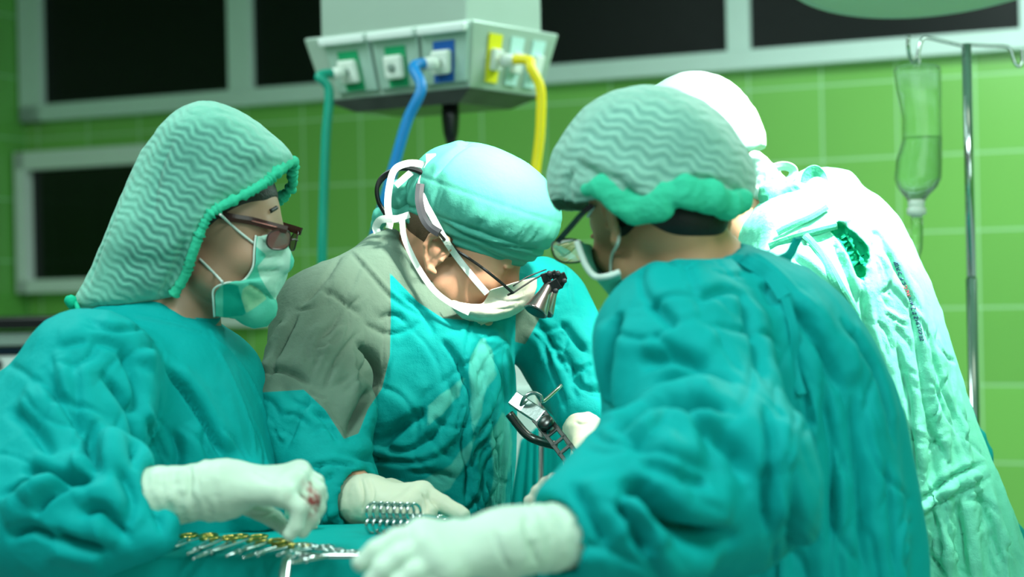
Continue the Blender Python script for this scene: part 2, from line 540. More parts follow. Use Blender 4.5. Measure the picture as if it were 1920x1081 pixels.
def glass(name, tint=(1, 1, 1), rough=0.0, ior=1.45, alpha=1.0):
    mt, nt, bs = nodes(name)
    bs.inputs['Base Color'].default_value = (*tint, 1); bs.inputs['Transmission Weight'].default_value = 1
    bs.inputs['IOR'].default_value = ior; bs.inputs['Alpha'].default_value = alpha
    nt.links.new(mathn(nt, 'MULTIPLY', noise_n(nt, 6), rough*2 + .01), bs.inputs['Roughness'])
    return mt

M = {}
M['gown_nurse'] = cloth('teal_cotton_nurse', (3, 164, 162))
M['gown_back'] = cloth('teal_cotton_back', (3, 162, 160), wrinkle=.22, wscale=24)
M['gown_surgeon'] = cloth('teal_and_grey_cotton', (4, 158, 154), regions=(('sheet', (78, 184, 170)), ('panel', (102, 126, 110)), ('panel2', (102, 126, 110))), wrinkle=.55, wscale=30)  # sheet: lit patches on the gown front, painted into the colour
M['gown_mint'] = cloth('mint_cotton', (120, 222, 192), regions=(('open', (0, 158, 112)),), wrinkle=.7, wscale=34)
M['cap_cloth'] = cloth('cap_cotton', (84, 174, 156), wrinkle=.3, wscale=30)
M['cap_white'] = cloth('pale_cap_cotton', (190, 235, 220), wrinkle=.3)
M['crimp_nurse'] = crimped('crimped_fabric_nurse', (128, 206, 184), (52, 112, 104))
M['crimp_back'] = crimped('crimped_fabric_back', (150, 208, 190), (92, 150, 138), lam=.014)
M['band'] = cloth('elastic_band_fabric', (60, 200, 160), wrinkle=.6, wscale=90)
M['band_deep'] = cloth('elastic_band_fabric_deep', (20, 190, 150), wrinkle=.6, wscale=60)
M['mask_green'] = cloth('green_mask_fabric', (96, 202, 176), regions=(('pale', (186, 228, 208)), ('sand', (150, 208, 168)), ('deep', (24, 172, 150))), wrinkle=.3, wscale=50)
M['mask_white'] = cloth('white_mask_fabric', (226, 224, 204), wrinkle=.35, wscale=50, sheen=0)
M['tape'] = plain('white_tape', (222, 232, 224), .7, bmp=.2)
M['trim_white'] = plain('mask_piping', (214, 232, 222), .6)
M['skin_nurse'] = skin('skin_nurse', (176, 142, 116))
M['skin_surgeon'] = skin('skin_surgeon', (212, 160, 128))
M['skin_back'] = skin('skin_back', (206, 160, 122))
M['skin_rear'] = skin('skin_rear', (222, 176, 140))
M['hair'] = plain('black_hair', (22, 17, 14), .5, var=.3, bmp=.6, bscale=300)
M['stubble'] = plain('cropped_hair', (96, 74, 56), .7, var=.3, bmp=.5, bscale=600)
M['glove_nurse'] = latex('latex_glove_nurse', (202, 226, 204), True)
M['glove_surgeon'] = latex('latex_glove_surgeon', (222, 224, 198))
M['glove_front'] = latex('latex_glove_front', (206, 232, 212))
M['glove_bloody'] = latex('latex_glove_bloody', (228, 226, 206), True)
M['dark_cloth'] = cloth('trouser_cotton', (8, 110, 108))
M['shoe'] = plain('clog_rubber', (40, 60, 60), .5)
M['steel'] = plain('brushed_steel', (196, 206, 204), .25, 1.0, bmp=.05)
M['chrome'] = plain('polished_chrome', (205, 215, 212), .14, 1.0)
M['dark_steel'] = plain('dark_steel', (98, 100, 98), .3, 1.0, var=.4)
M['gold'] = plain('gold_plated_steel', (204, 180, 92), .3, 1.0)
M['black'] = plain('black_plastic', (16, 18, 18), .35)
M['graphite'] = plain('dark_plastic', (52, 52, 56), .4)
M['brown_frame'] = plain('brown_plastic', (62, 34, 30), .25)
M['lens_pink'] = plain('tinted_lens', (150, 84, 86), .1); M['lens_pink'].node_tree.nodes['Principled BSDF'].inputs['Alpha'].default_value = .72
M['lens_clear'] = glass('clear_lens', (1, 1, 1), alpha=.5)
M['white_paint'] = plain('white_painted_metal', (232, 242, 238), .5, var=.03)
M['frame_paint'] = plain('window_frame_paint', (214, 234, 228), .5, var=.04)
M['dark_glass'] = plain('dark_window_glass', (12, 16, 16), .38, spec=.3)
M['screen'] = plain('black_screen', (3, 8, 8), .15)
M['lamp_paint'] = plain('lamp_enamel', (186, 226, 210), .35)
M['lamp_glass'] = plain('frosted_lamp_glass', (190, 226, 210), .3)
M['hose_green'] = plain('green_hose_rubber', (6, 156, 132), .4)
M['hose_blue'] = plain('blue_hose_rubber', (0, 132, 206), .4)
M['hose_yellow'] = plain('yellow_hose_rubber', (252, 228, 20), .4)
M['label_green'] = plain('green_label', (8, 150, 96), .5)
M['label_blue'] = plain('blue_label', (10, 84, 166), .5)
M['label_yellow'] = plain('yellow_label', (226, 220, 20), .5)
M['label_pale'] = plain('pale_label', (190, 230, 222), .5)
M['plug'] = plain('white_plug_plastic', (226, 236, 226), .4)
M['drape'] = cloth('surgical_drape_cotton', (4, 172, 166), wrinkle=.25, wscale=20)
M['ceiling'] = plain('ceiling_paint', (190, 215, 205), .8)
M['beige'] = plain('beige_plastic', (190, 188, 150), .5)
M['grey'] = plain('grey_metal', (140, 160, 150), .5)
M['ink'] = plain('dark_blue_print', (40, 60, 110), .6)
M['ink_red'] = plain('red_print', (190, 70, 90), .6)

def tile_mat(name, green, grout, tw, th, off):
    mt, nt, bs = nodes(name)
    tc = nt.nodes.new('ShaderNodeTexCoord'); sp = nt.nodes.new('ShaderNodeSeparateXYZ'); nt.links.new(tc.outputs['Object'], sp.inputs[0])
    cb = nt.nodes.new('ShaderNodeCombineXYZ')
    ux = mathn(nt, 'ADD', sp.outputs[0], off[0]); uz = mathn(nt, 'ADD', sp.outputs[2], off[1])
    nt.links.new(ux, cb.inputs[0]); nt.links.new(uz, cb.inputs[1])
    b = nt.nodes.new('ShaderNodeTexBrick'); b.offset = 0; b.squash = 1
    b.inputs['Scale'].default_value = 1; b.inputs['Mortar Size'].default_value = .0045; b.inputs['Mortar Smooth'].default_value = .1
    b.inputs['Brick Width'].default_value = tw; b.inputs['Row Height'].default_value = th
    g = lin(green); b.inputs['Color1'].default_value = (*[x*1.06 for x in g], 1); b.inputs['Color2'].default_value = (*[x*.92 for x in g], 1)
    b.inputs['Mortar'].default_value = (*lin(grout), 1); nt.links.new(cb.outputs[0], b.inputs['Vector'])
    nt.links.new(mixc(nt, mathn(nt, 'MULTIPLY', noise_n(nt, 3), .12), b.outputs['Color'], lin((100, 150, 80))), bs.inputs['Base Color'])
    nt.links.new(mathn(nt, 'ADD', mathn(nt, 'MULTIPLY', b.outputs['Fac'], .4), .22), bs.inputs['Roughness'])
    bump(nt, bs, mathn(nt, 'SUBTRACT', 1.0, b.outputs['Fac']), .3, .002)
    return mt

# ------------------------------------------------------------------ the room (own frame: u along the back wall, w out of it)
PHI = math.radians(23.5)
RT = np.array([math.cos(PHI), -math.sin(PHI), 0]); RN = np.array([-math.sin(PHI), -math.cos(PHI), 0]); RO = np.array([0, 7.4, 0.0])
def WP(u, w_, z): return RO + RT*u + RN*w_ + np.array([0, 0, z])
def wall_hit(px, py):
    dr = P(px, py, 1.0) - CAM; t = ((RO - CAM) @ RN)/(dr @ RN); q = CAM + dr*t
    return (q - RO) @ RT, q[2]
def room(name, mb, mt, smooth=False, bevel=0, kind='structure'):
    """geometry given in the room's frame, object turned to stand in the world"""
    o = mb.build(name, mt, None, smooth, bevel)
    o.location = RO; o.rotation_euler = (0, 0, -PHI)
    if kind: o['kind'] = kind
    return o
# in this frame: x = u, y = -w (towards the wall is +y), z up
UL, UR, HC, DW = wall_hit(47, 200)[0], 5.6, 3.3, 9.0
_, zt = wall_hit(1760, 433.5)
u1, _ = wall_hit(1545, 400)
TILE = 0.30
toff = (-(u1 % TILE), -(zt % TILE))
M['tile'] = tile_mat('green_wall_tiles', (132, 196, 96), (176, 226, 170), TILE, TILE, toff)
M['tile_side'] = tile_mat('green_side_tiles', (108, 178, 84), (150, 210, 150), TILE, TILE, (0, toff[1]))
b = MB(); b.box(((UL+UR)/2, .1, HC/2), ((UR-UL)/2 + .2, .1, HC/2)); room('wall_back', b, M['tile'])
wl = MB(); wl.box((0, .1, HC/2), (DW/2, .1, HC/2)); o = wl.build('wall_left', M['tile_side']); o['kind'] = 'structure'
o.location = WP(UL, DW/2, 0); o.rotation_euler = (0, 0, -PHI + math.pi/2)
wl = MB(); wl.box((0, .1, HC/2), (DW/2, .1, HC/2)); o = wl.build('wall_right', M['tile_side']); o['kind'] = 'structure'
o.location = WP(UR, DW/2, 0); o.rotation_euler = (0, 0, -PHI - math.pi/2)
b = MB(); b.box(((UL+UR)/2, -DW/2, -.05), ((UR-UL)/2 + .2, DW/2 + .2, .05)); room('floor', b, plain('floor_vinyl', (150, 160, 158), .4, var=.08))
b = MB(); b.box(((UL+UR)/2, -DW/2 + 2.0, HC + .05), ((UR-UL)/2 + .2, DW/2 - 1.8, .05)); room('ceiling', b, M['ceiling'])

# high dark windows in a long pale frame
s0 = wall_hit(1500, 137)[1]; sill_top = wall_hit(1500, 100)[1]
_, sL = wall_hit(300, 203); _, sLt = wall_hit(300, 172)
zb = (s0 + sL)/2; zi = (sill_top + sLt)/2; ztop = zi + .78
us = [wall_hit(48, 100)[0], wall_hit(88, 100)[0]]
mull = [(wall_hit(437, 80)[0], wall_hit(480, 80)[0]), None, (wall_hit(1368, 50)[0], wall_hit(1410, 50)[0])]
mull[1] = ((mull[0][0] + mull[2][0])/2, (mull[0][1] + mull[2][1])/2)
w4 = wall_hit(1914, 30)[0]; mull.append((w4, w4 + .09))
uend = min(mull[3][1] + .95, UR - .05)
b = MB()
b.box(((us[0]+uend)/2, -.03, (zb+zi)/2), ((uend-us[0])/2, .03, (zi-zb)/2))
b.box(((us[0]+uend)/2, -.03, ztop + .04), ((uend-us[0])/2, .03, .04))
b.box(((us[0]+us[1])/2, -.03, (zb+ztop)/2), ((us[1]-us[0])/2, .03, (ztop-zb)/2))
for (a, c) in mull: b.box(((a+c)/2, -.027, (zi+ztop)/2), ((c-a)/2, .026, (ztop-zi)/2))
wf = room('window_1', b, M['frame_paint'], bevel=.004)
b = MB(); edges = [us[1]] + [e for mm in mull for e in mm] + [uend]
for k in range(0, len(edges), 2):
    b = MB(); b.box(((edges[k]+edges[k+1])/2, -.008, (zi+ztop)/2), ((edges[k+1]-edges[k])/2, .006, (ztop-zi)/2))
    o = b.build('pane', M['dark_glass'], None); o.parent = wf

# big wall monitor with white surround, left
def wall_thing(root, name, b, mt, bevel=0):
    o = b.build(name, mt, None, False, bevel); o.parent = root; return o
def wall_root(name, label, cat):
    o = empty(name, RO, label, cat); o.rotation_euler = (0, 0, -PHI); return o
mr = wall_root('wall_monitor', 'large black wall screen in a white surround on the left green tiles', 'monitor')
uA, uB = wall_hit(-60, 400)[0], wall_hit(330, 400)[0]
uA = UL + .03
zA, zA2 = wall_hit(120, 548)[1], wall_hit(120, 523)[1]; zB, zB2 = wall_hit(130, 284)[1], wall_hit(130, 318)[1]
b = MB()
b.box(((uA+uB)/2, -.06, (zA+zA2)/2), ((uB-uA)/2, .06, (zA2-zA)/2)); b.box(((uA+uB)/2, -.06, (zB+zB2)/2), ((uB-uA)/2, .06, (zB-zB2)/2))
b.box((uA+.02, -.06, (zA+zB)/2), (.03, .06, (zB-zA)/2)); b.box((uB-.04, -.06, (zA+zB)/2), (.04, .06, (zB-zA)/2))
wall_thing(mr, 'surround', b, M['white_paint'], .004)
b = MB(); b.box(((uA+uB)/2, -.03, (zA+zB)/2), ((uB-uA)/2 - .03, .025, (zB-zA)/2 - .03)); wall_thing(mr, 'screen', b, M['screen'])
# small white box on the wall behind the nurse's mask
mr = wall_root('wall_cabinet', 'low white box on the wall behind the bespectacled nurse', 'cabinet')
c0, z0 = wall_hit(395, 612); c1, _ = wall_hit(516, 612); _, z1 = wall_hit(516, 540)
b = MB(); b.box(((c0+c1)/2, -.05, (z0+z1)/2), ((c1-c0)/2, .05, (z1-z0)/2)); wall_thing(mr, 'body', b, M['white_paint'], .006)
b = MB(); b.box(((c0+c1)/2, -.104, (z0+z1)/2 + .02), ((c1-c0)/2 - .02, .004, (z1-z0)/2 - .035)); wall_thing(mr, 'door', b, M['frame_paint'], .003)

# anaesthesia cart at the left edge
cd = 5.2
def PB(x0, x1, y0, y1, d, t):
    """box filling the pixel rectangle at depth d, thickness t going back"""
    a, c = P(x0, y1, d), P(x1, y0, d)
    return ((a[0]+c[0])/2, d + t/2, (a[2]+c[2])/2), ((c[0]-a[0])/2, t/2, (c[2]-a[2])/2)
cart = empty('equipment_cart', tuple(P(20, 800, cd)*np.array([1, 1, 0])), 'equipment cart with black top shelf and white drawer at the left edge', 'cart')
b = MB(); b.box(*PB(-160, 150, 592, 621, cd, .45)); b.build('top_shelf', M['black'], cart, bevel=.006)
b = MB(); b.box(*PB(-150, 140, 621, 652, cd + .02, .4)); b.build('front_panel', M['grey'], cart, bevel=.003)
b = MB(); b.box(*PB(-155, 145, 652, 664, cd, .42)); b.build('trim_strip', plain('dark_blue_plastic', (10, 40, 60), .4), cart)
b = MB(); b.box(*PB(-150, 140, 664, 790, cd + .01, .4)); dr = b.build('drawer', M['white_paint'], cart, bevel=.005)
b = MB(); b.lathe(P(-4, 683, cd - .005), (0, -1, 0), [(0, .016), (.012, .016), (.016, .012)], 24); b.build('knob', M['black'], dr, True)
b = MB(); c, h = PB(-150, 140, 790, 1330, cd + .01, .4); c = (c[0], c[1], c[2]); zlo = c[2]-h[2]; zhi = c[2]+h[2]
b.box((c[0], c[1], (zhi + .08)/2), (h[0], h[1], (zhi - .08)/2)); b.build('body', M['white_paint'], cart)
for sx in (-1, 1):
    for sy in (-1, 1):
        b = MB(); b.lathe((c[0] + sx*(h[0]-.05) - .015, c[1] + sy*(h[1]-.05), .04), (1, 0, 0), [(0, .04), (.03, .04)], 20); b.build('castor', M['black'], cart, True)

# ------------------------------------------------------------------ ceiling gas pendant and its hoses
A_, B_, C_ = P(568, 63, 4.60), P(886, 38, 4.33), P(1049, 70, 4.62)
zt_ = (A_[2]+B_[2]+C_[2])/3
for q in (A_, B_, C_): q[2] = zt_
D_ = A_ + C_ - B_
top = np.array([A_, B_, C_, D_]); cen = top.mean(0)
zbm = P(893, 168, 4.4)[2]
bot = cen + (top - cen)*.84; bot[:, 2] = zbm; bot[1] += (B_ - cen)*np.array([.06, .06, 0])
pend = empty('ceiling_pendant', tuple(cen*np.array([1, 1, 0]) + np.array([0, 0, HC])), 'steel ceiling pendant with square gas outlets on its flared lower box', 'medical pendant')
def quad_prism(name, lo4, hi4, mt, parent, bevel=0):
    b = MB(); b.hexa(lo4, hi4); return b.build(name, mt, parent, bevel=bevel)
M['pend'] = plain('brushed_pendant_steel', (176, 196, 184), .4, .35, bmp=.05)
M['pend_side'] = M['pend']
quad_prism('outlet_box', bot, top, M['pend'], pend, .006)
tray = cen + (bot - cen)*1.0; tray[:, 2] = zbm; lower = cen + (bot - cen)*.72; lower[:, 2] = zbm - .03
quad_prism('base_pan', lower, tray, M['dark_steel'], pend)
colm = cen + (top - cen)*.86; colm2 = colm.copy(); colm2[:, 2] = HC
quad_prism('column', colm, colm2, M['pend'], pend, .004)
b = MB(); b.lathe((cen[0]+.05, cen[1]-.1, zbm - .03), (0, 0, -1), [(0, .022), (.03, .024), (.07, .02), (.10, .012)], 20)
b.tube([np.array([cen[0]+.05, cen[1]-.1, zbm - .1]), np.array([cen[0]+.055, cen[1]-.1, zbm - .2]), np.array([cen[0]+.05, cen[1]-.1, zbm-.55])], .007, 8)
b.build('cable_gland', M['black'], pend, True)
def face_pt(p0, p1, q0, q1, u, v, out=0.0):
    """p0,p1: top corners, q0,q1: bottom corners of a face"""
    n = np.cross(p1 - p0, p0 - q0); n /= np.linalg.norm(n)
    return (p0*(1-u) + p1*u)*(1-v) + (q0*(1-u) + q1*u)*v - n*(-out if n[1] > 0 else out)*1.0
def fquad(F, u0, u1, v0, v1, o0, o1, name, mt, parent, bevel=0):
    lo = [face_pt(*F, u0, v1, o0), face_pt(*F, u1, v1, o0), face_pt(*F, u1, v0, o0), face_pt(*F, u0, v0, o0)]
    hi = [face_pt(*F, u0, v1, o1), face_pt(*F, u1, v1, o1), face_pt(*F, u1, v0, o1), face_pt(*F, u0, v0, o1)]
    return quad_prism(name, lo, hi, mt, parent, bevel)
FL = (A_, B_, bot[0], bot[1]); FR = (B_, C_, bot[1], bot[2])
# find which sign of `out` goes outwards
tst = face_pt(*FL, .5, .5, .05) - face_pt(*FL, .5, .5, 0); SG = 1 if tst @ (cen - face_pt(*FL, .5, .5, 0)) < 0 else -1
outl = []
for i, lc in enumerate(('label_green', 'label_green', 'label_blue')):
    a0, a1 = .125 + i*.295, .125 + i*.295 + .275
    pl = fquad(FL, a0, a1, .06, .90, 0, SG*.012, 'outlet_plate', M['white_paint'] if False else plain('outlet_plate_enamel', (176, 206, 194), .35, .3), pend, .004)
    fquad(FL, a0 + .0, a1 - .0, .03, .16, SG*.0125, SG*.035, 'plate_hood', M['white_paint'], pl, .006)
    mid = (a0 + a1)/2
    fquad(FL, mid - .062, mid + .062, .27, .88, SG*.0125, SG*.016, 'colour_label', M[lc], pl)
    fquad(FL, mid - .056, mid + .056, .40, .76, SG*.016, SG*.040, 'outlet_socket', M['plug'], pl, .008)
    hub = MB(); cpt = face_pt(*FL, mid, .58, SG*.041); nrm = face_pt(*FL, mid, .58, SG*.1) - cpt
    hub.lathe(cpt, nrm, [(0, .011), (.004, .011), (.006, .006)], 16); hub.build('socket_hole', M['grey'], pl, True)
    outl.append((cpt, nrm/np.linalg.norm(nrm)))
for i, lc in enumerate(('label_yellow', 'label_pale', 'label_pale')):
    mid = .26 + i*.26
    lb = fquad(FR, mid - .075, mid + .075, .16, .88, SG*.001, SG*.006, 'colour_label', M[lc], pend)
    fquad(FR, mid - .055, mid + .055, .38, .70, SG*.006, SG*.022, 'outlet_socket', M['plug'], lb, .004)
cy, nyv = face_pt(*FR, .26, .54, SG*.02), None
nyv = face_pt(*FR, .26, .54, SG*.1) - cy; nyv /= np.linalg.norm(nyv)

def hose(pts, r, mt, label):
    root = empty('gas_hose', tuple(pts[-1]), label, 'hose', None)
    b = MB(); b.tube(pts, r, 14, smooth=8); b.build('hose', mt, root, True)
    b = MB(); t = pts[0] - pts[1]; t /= np.linalg.norm(t); b.lathe(pts[0] - t*.004, t, [(-.03, r*1.25), (-.005, r*1.35), (.004, r*1.35)], 16)
    b.build('connector', M['plug'], root, True)
    return root
o0, n0 = outl[0]; p = o0 + n0*.05
hose([o0 + n0*.012, o0 + n0*.06 + np.array([-.035, 0, -.005]), P(617, 170, 4.45), P(611, 260, 4.45), P(607, 380, 4.45), P(604, 520, 4.45), P(604, 900, 4.5), P(560, 1200, 4.7)*np.array([1, 1, 0]) + np.array([0, 0, .02])], .0125, M['hose_green'], 'green gas hose hanging from the left outlet of the pendant')
o0, n0 = outl[2]
hose([o0 + n0*.012, o0 + n0*.06 + np.array([-.03, 0, -.005]), P(790, 165, 4.25), P(764, 225, 4.25), P(742, 300, 4.25), P(715, 400, 4.25), P(690, 520, 4.3), P(660, 900, 4.5), P(640, 1200, 4.8)*np.array([1, 1, 0]) + np.array([0, 0, .02])], .0135, M['hose_blue'], 'bright blue gas hose hanging from the blue outlet of the pendant')
hose([cy + nyv*.012, cy + nyv*.06 + np.array([.03, 0, .002]), P(996, 128, 4.35), P(1013, 165, 4.35), P(1014, 220, 4.35), P(1008, 290, 4.35), P(985, 420, 4.35), P(925, 580, 4.45), P(870, 1000, 4.6), P(860, 1200, 4.8)*np.array([1, 1, 0]) + np.array([0, 0, .02])], .0125, M['hose_yellow'], 'yellow gas hose hanging from the right side of the pendant')

# ------------------------------------------------------------------ operating lamps
def op_lamp(c, target, r, label, drop_to, lit, tilt_mat=True):
    c = np.array(c, float); ax = np.array(target, float) - c; ax /= np.linalg.norm(ax)
    root = empty('operating_lamp', tuple(c), label, 'lamp')
    b = MB(); b.lathe(c, ax, [(-.11, r*.25), (-.10, r*.5), (-.06, r*.86), (-.03, r*.97), (0, r), (.012, r), (.014, r*.97), (.002, r*.96)], 72, cap=True)
    b.build('housing', M['lamp_paint'], root, True)
    b = MB(); b.lathe(c, ax, [(.0135, r*.955), (.0145, r*.95)], 72)
    b.build('cover_glass', M['lamp_glass'] if not lit else plain('lit_lamp_glass', (255, 250, 235), .3, emit=1.6), root, True)
    b = MB(); b.tube([c - ax*.1, c - ax*.22 + np.array([0, 0, .1]), c + np.array([.25, .1, .45]), np.array([c[0]+.25, c[1]+.1, drop_to])], .024, 14, smooth=6)
    b.build('arm', M['lamp_paint'], root, True)
    b = MB(); b.tube([c + ax*.015, c + ax*.09], .018, 14); b.build('handle', M['plug'], root, True)
    return root
lc = P(1764, -84, 3.9)
op_lamp(lc, lc + np.array([.02, -.22, -1.0]), .36, 'pale green round operating lamp hanging at the upper right corner', HC, False)
for lp, tg, sz, pw in (LAMP_A, LAMP_B):
    a = np.array(tg) - np.array(lp); a /= np.linalg.norm(a)
    op_lamp(np.array(lp) - a*.03, tg, sz/2 + .06, 'lit round operating lamp over the ' + ('middle surgeon' if lp is LAMP_A[0] else 'stooping surgeon in mint'), HC, True)

# ------------------------------------------------------------------ IV stand and bottle
dv = 3.8
stand = empty('iv_stand', tuple(P(1822, 800, dv)*np.array([1, 1, 0])), 'chrome drip stand with curled hooks at the right side', 'IV stand')
base = P(1822, 800, dv); bx, by = base[0], base[1]; tp = P(1812, 82, dv); bx = tp[0]
b = MB(); b.tube([(bx, by, .12), (bx, by, 1.35)], .0125, 18); b.build('lower_pole', M['chrome'], stand, True)
b = MB(); b.tube([(bx, by, 1.30), (bx, by, tp[2])], .0105, 18); b.build('upper_pole', M['chrome'], stand, True)
def IV(px, py, dd=0): return P(px, py, dv + dd)
b = MB(); b.tube([IV(1812, 88), IV(1770, 78), IV(1738, 71), IV(1728, 76), IV(1723, 92), IV(1720, 112)], .0042, 10, smooth=6)
b.tube([IV(1720, 112), IV(1713, 118, -.01), IV(1706, 106, -.02), IV(1703, 88, -.03), IV(1703, 68, -.03)], .0042, 10, smooth=6); b.build('hook', M['chrome'], stand, True)
b = MB(); b.tube([IV(1812, 84), IV(1850, 86), IV(1888, 88), IV(1897, 100), IV(1903, 118), IV(1911, 124), IV(1917, 116), IV(1916, 92)], .0042, 10, smooth=6); b.build('hook', M['chrome'], stand, True)
for k in range(5):
    a = k*2*math.pi/5 + .3; e = np.array([bx + .26*math.cos(a), by + .26*math.sin(a), .07])
    b = MB(); b.tube([(bx, by, .13), e], .012, 10); lg = b.build('leg', M['chrome'], stand, True)
    b = MB(); b.lathe(e + np.array([-.012, 0, -.035]), (1, 0, 0), [(0, .034), (.024, .034)], 20); b.build('castor', M['black'], lg, True)
# the bottle: clear soft plastic, half full
bt = empty('iv_bottle', tuple(P(1718, 400, dv)), 'clear soft infusion bottle hanging half full from the drip stand', 'IV bottle')
rows = [(118, 1696, 1738, .016), (122, 1680, 1760, .026), (130, 1675, 1764, .030), (170, 1681, 1765, .032), (220, 1692, 1765, .032), (262, 1692, 1766, .034), (300, 1680, 1766, .036), (335, 1677, 1765, .037), (352, 1684, 1757, .034), (366, 1694, 1742, .025), (374, 1701, 1736, .015), (384, 1702, 1735, .015)]
def bottle_field(grow, cut=None):
    st = stations([(r[0], r[1], r[2], dv, r[3]) for r in rows], dv, .03)
    st = [(s[0], s[1], s[2], s[3] - grow, s[4] - grow) for s in st]
    lo = P(1670, 390, dv) - .05; hi = P(1775, 110, dv) + .05
    f = Field(lo, hi, .0022); f.add(zloft(st, 2.2, soft=.012, smooth=.006), .001)
    if cut is not None: f.keep(lambda X, Y, Z: (Z - cut) + 0*X)
    return f
v, q = bottle_field(0).extract(); v2, q2 = bottle_field(.0018).extract()
me = mesh_np('bottle', np.r_[v, v2], np.r_[q, q2[:, ::-1] + len(v)])
M['bottle'] = glass('clear_soft_plastic', (.9, 1.0, .97), .05, 1.28, alpha=.55)
M['fluid'] = glass('saline', (.92, 1.0, 1.0), 0, 1.16)
link('bottle', me, M['bottle'], bt)
zl = P(1725, 256, dv)[2]; v, q = bottle_field(.0024, zl).extract(); link('fluid', mesh_np('fluid', v, q), M['fluid'], bt)
cp = P(1718, 374, dv)
b = MB(); b.lathe(cp, (0, 0, -1), [(0, .0185), (.014, .0185), (.016, .017), (.020, .0215), (.032, .0215), (.036, .014), (.04, .010)], 28); b.build('cap', M['plug'], bt, True)
b = MB(); b.lathe(P(1719, 404, dv), (0, 0, -1), [(0, .008), (.006, .013), (.05, .0125), (.075, .010), (.09, .005), (.10, .003)], 24); b.build('drip_chamber', glass('drip_chamber_plastic', (.9, 1, .97), .05, 1.3), bt, True)
b = MB(); b.tube([P(1719, 478, dv), P(1720, 520, dv), P(1716, 620, dv), P(1700, 760, dv + .05)], .0022, 8, smooth=5); b.build('tube', M['bottle'], bt, True)
b = MB(); b.tube([P(1716, 124, dv), P(1712, 112, dv - .005), P(1719, 106, dv), P(1724, 113, dv), P(1722, 124, dv)], .003, 8, smooth=5); b.build('hanger', M['plug'], bt, True)

# ------------------------------------------------------------------ behind the field: cabinet, drape screen
cab = empty('equipment_cabinet', tuple(P(990, 900, 5.2)*np.array([1, 1, 0])), 'white cabinet standing behind the middle surgeon', 'cabinet')
c, h = PB(905, 1006, 678, 1300, 5.2, .4); zh = c[2] + h[2]
b = MB(); b.box((c[0], c[1], (zh + .06)/2 ), (h[0], h[1], (zh - .06)/2)); b.build('body', M['white_paint'], cab, bevel=.008)
b = MB(); b.box((c[0], c[1] - h[1] - .008, zh*.55), (h[0] - .012, .008, zh*.38)); b.build('door', M['frame_paint'], cab, bevel=.003)
b = MB(); b.box((c[0], c[1], .03), (h[0] - .02, h[1] - .02, .03)); b.build('plinth', M['grey'], cab)
beige = empty('monitor_trolley', tuple(P(1030, 900, 5.9)*np.array([1, 1, 0])), 'beige upright unit beside the white cabinet behind the field', 'trolley')
c, h = PB(1010, 1046, 690, 1300, 5.9, .3); zh = c[2] + h[2]
b = MB(); b.box((c[0], c[1], (zh+.05)/2), (h[0], h[1], (zh-.05)/2)); b.build('body', M['beige'], beige, bevel=.006)
b = MB(); b.box((c[0], c[1], .03), (h[0] - .01, h[1] - .02, .03)); b.build('plinth', M['grey'], beige)
scr = empty('drape_screen', tuple(P(1013, 900, 3.75)*np.array([1, 1, 0])), 'upright steel post frame hung with a teal drape behind the field', 'drape screen')
p0 = P(1013, 690, 3.75)
b = MB(); b.tube([(p0[0], p0[1], 0), p0], .007, 12); b.build('post', M['dark_steel'], scr, True)
b = MB(); b.lathe((p0[0], p0[1], 0), (0, 0, 1), [(0, .16), (.015, .16), (.03, .03)], 32); b.build('base', M['dark_steel'], scr, True)
def sheet(name, topline, botline, mt, parent, amp=.012, nf=7, seed=0, nu=70, nv=60, thick=.003):
    """hanging cloth between two polylines (metres)"""
    T = np.array(spline(topline, 12)); B = np.array(spline(botline, 12))
    tu = np.linspace(0, 1, nu)
    g = lambda A: np.stack([np.interp(tu, np.linspace(0, 1, len(A)), A[:, k]) for k in range(3)], -1)
    T, B = g(T), g(B); s = np.linspace(0, 1, nv)[:, None, None]
    G = T[None]*(1-s) + B[None]*s
    ph = tu[None, :]*nf*2*math.pi + 1.5*fnoise(G*3, 1.0, 2, seed)
    d = amp*(np.sin(ph)*(.3 + .7*s[:, :, 0]) + .5*fnoise(G*np.array([1, 1, .3]), 14, 2, seed))
    G = G + d[..., None]*np.array([0.15, -1, 0])
    v = G.reshape(-1, 3); i = np.arange((nv-1)*nu).reshape(nv-1, nu)[:, :-1].ravel()
    f = np.stack([i, i + nu, i + nu + 1, i + 1], -1)
    o = link(name, mesh_np(name, v, f), mt, parent)
    if thick:
        sm = o.modifiers.new('solid', 'SOLIDIFY'); sm.thickness = thick
    return o
sheet('drape', [P(1022, 752, 3.7), P(1060, 745, 3.7), P(1110, 735, 3.7), P(1200, 730, 3.7)], [P(1010, 1250, 3.7), P(1060, 1250, 3.7), P(1130, 1250, 3.7), P(1240, 1250, 3.7)], M['drape'], scr, .012, 5)
sheet('drape', [P(1008, 800, 3.6), P(992, 812, 3.6), P(975, 828, 3.6)], [P(1005, 1250, 3.6), P(960, 1250, 3.6), P(900, 1250, 3.6)], M['drape'], scr, .010, 3, 3)

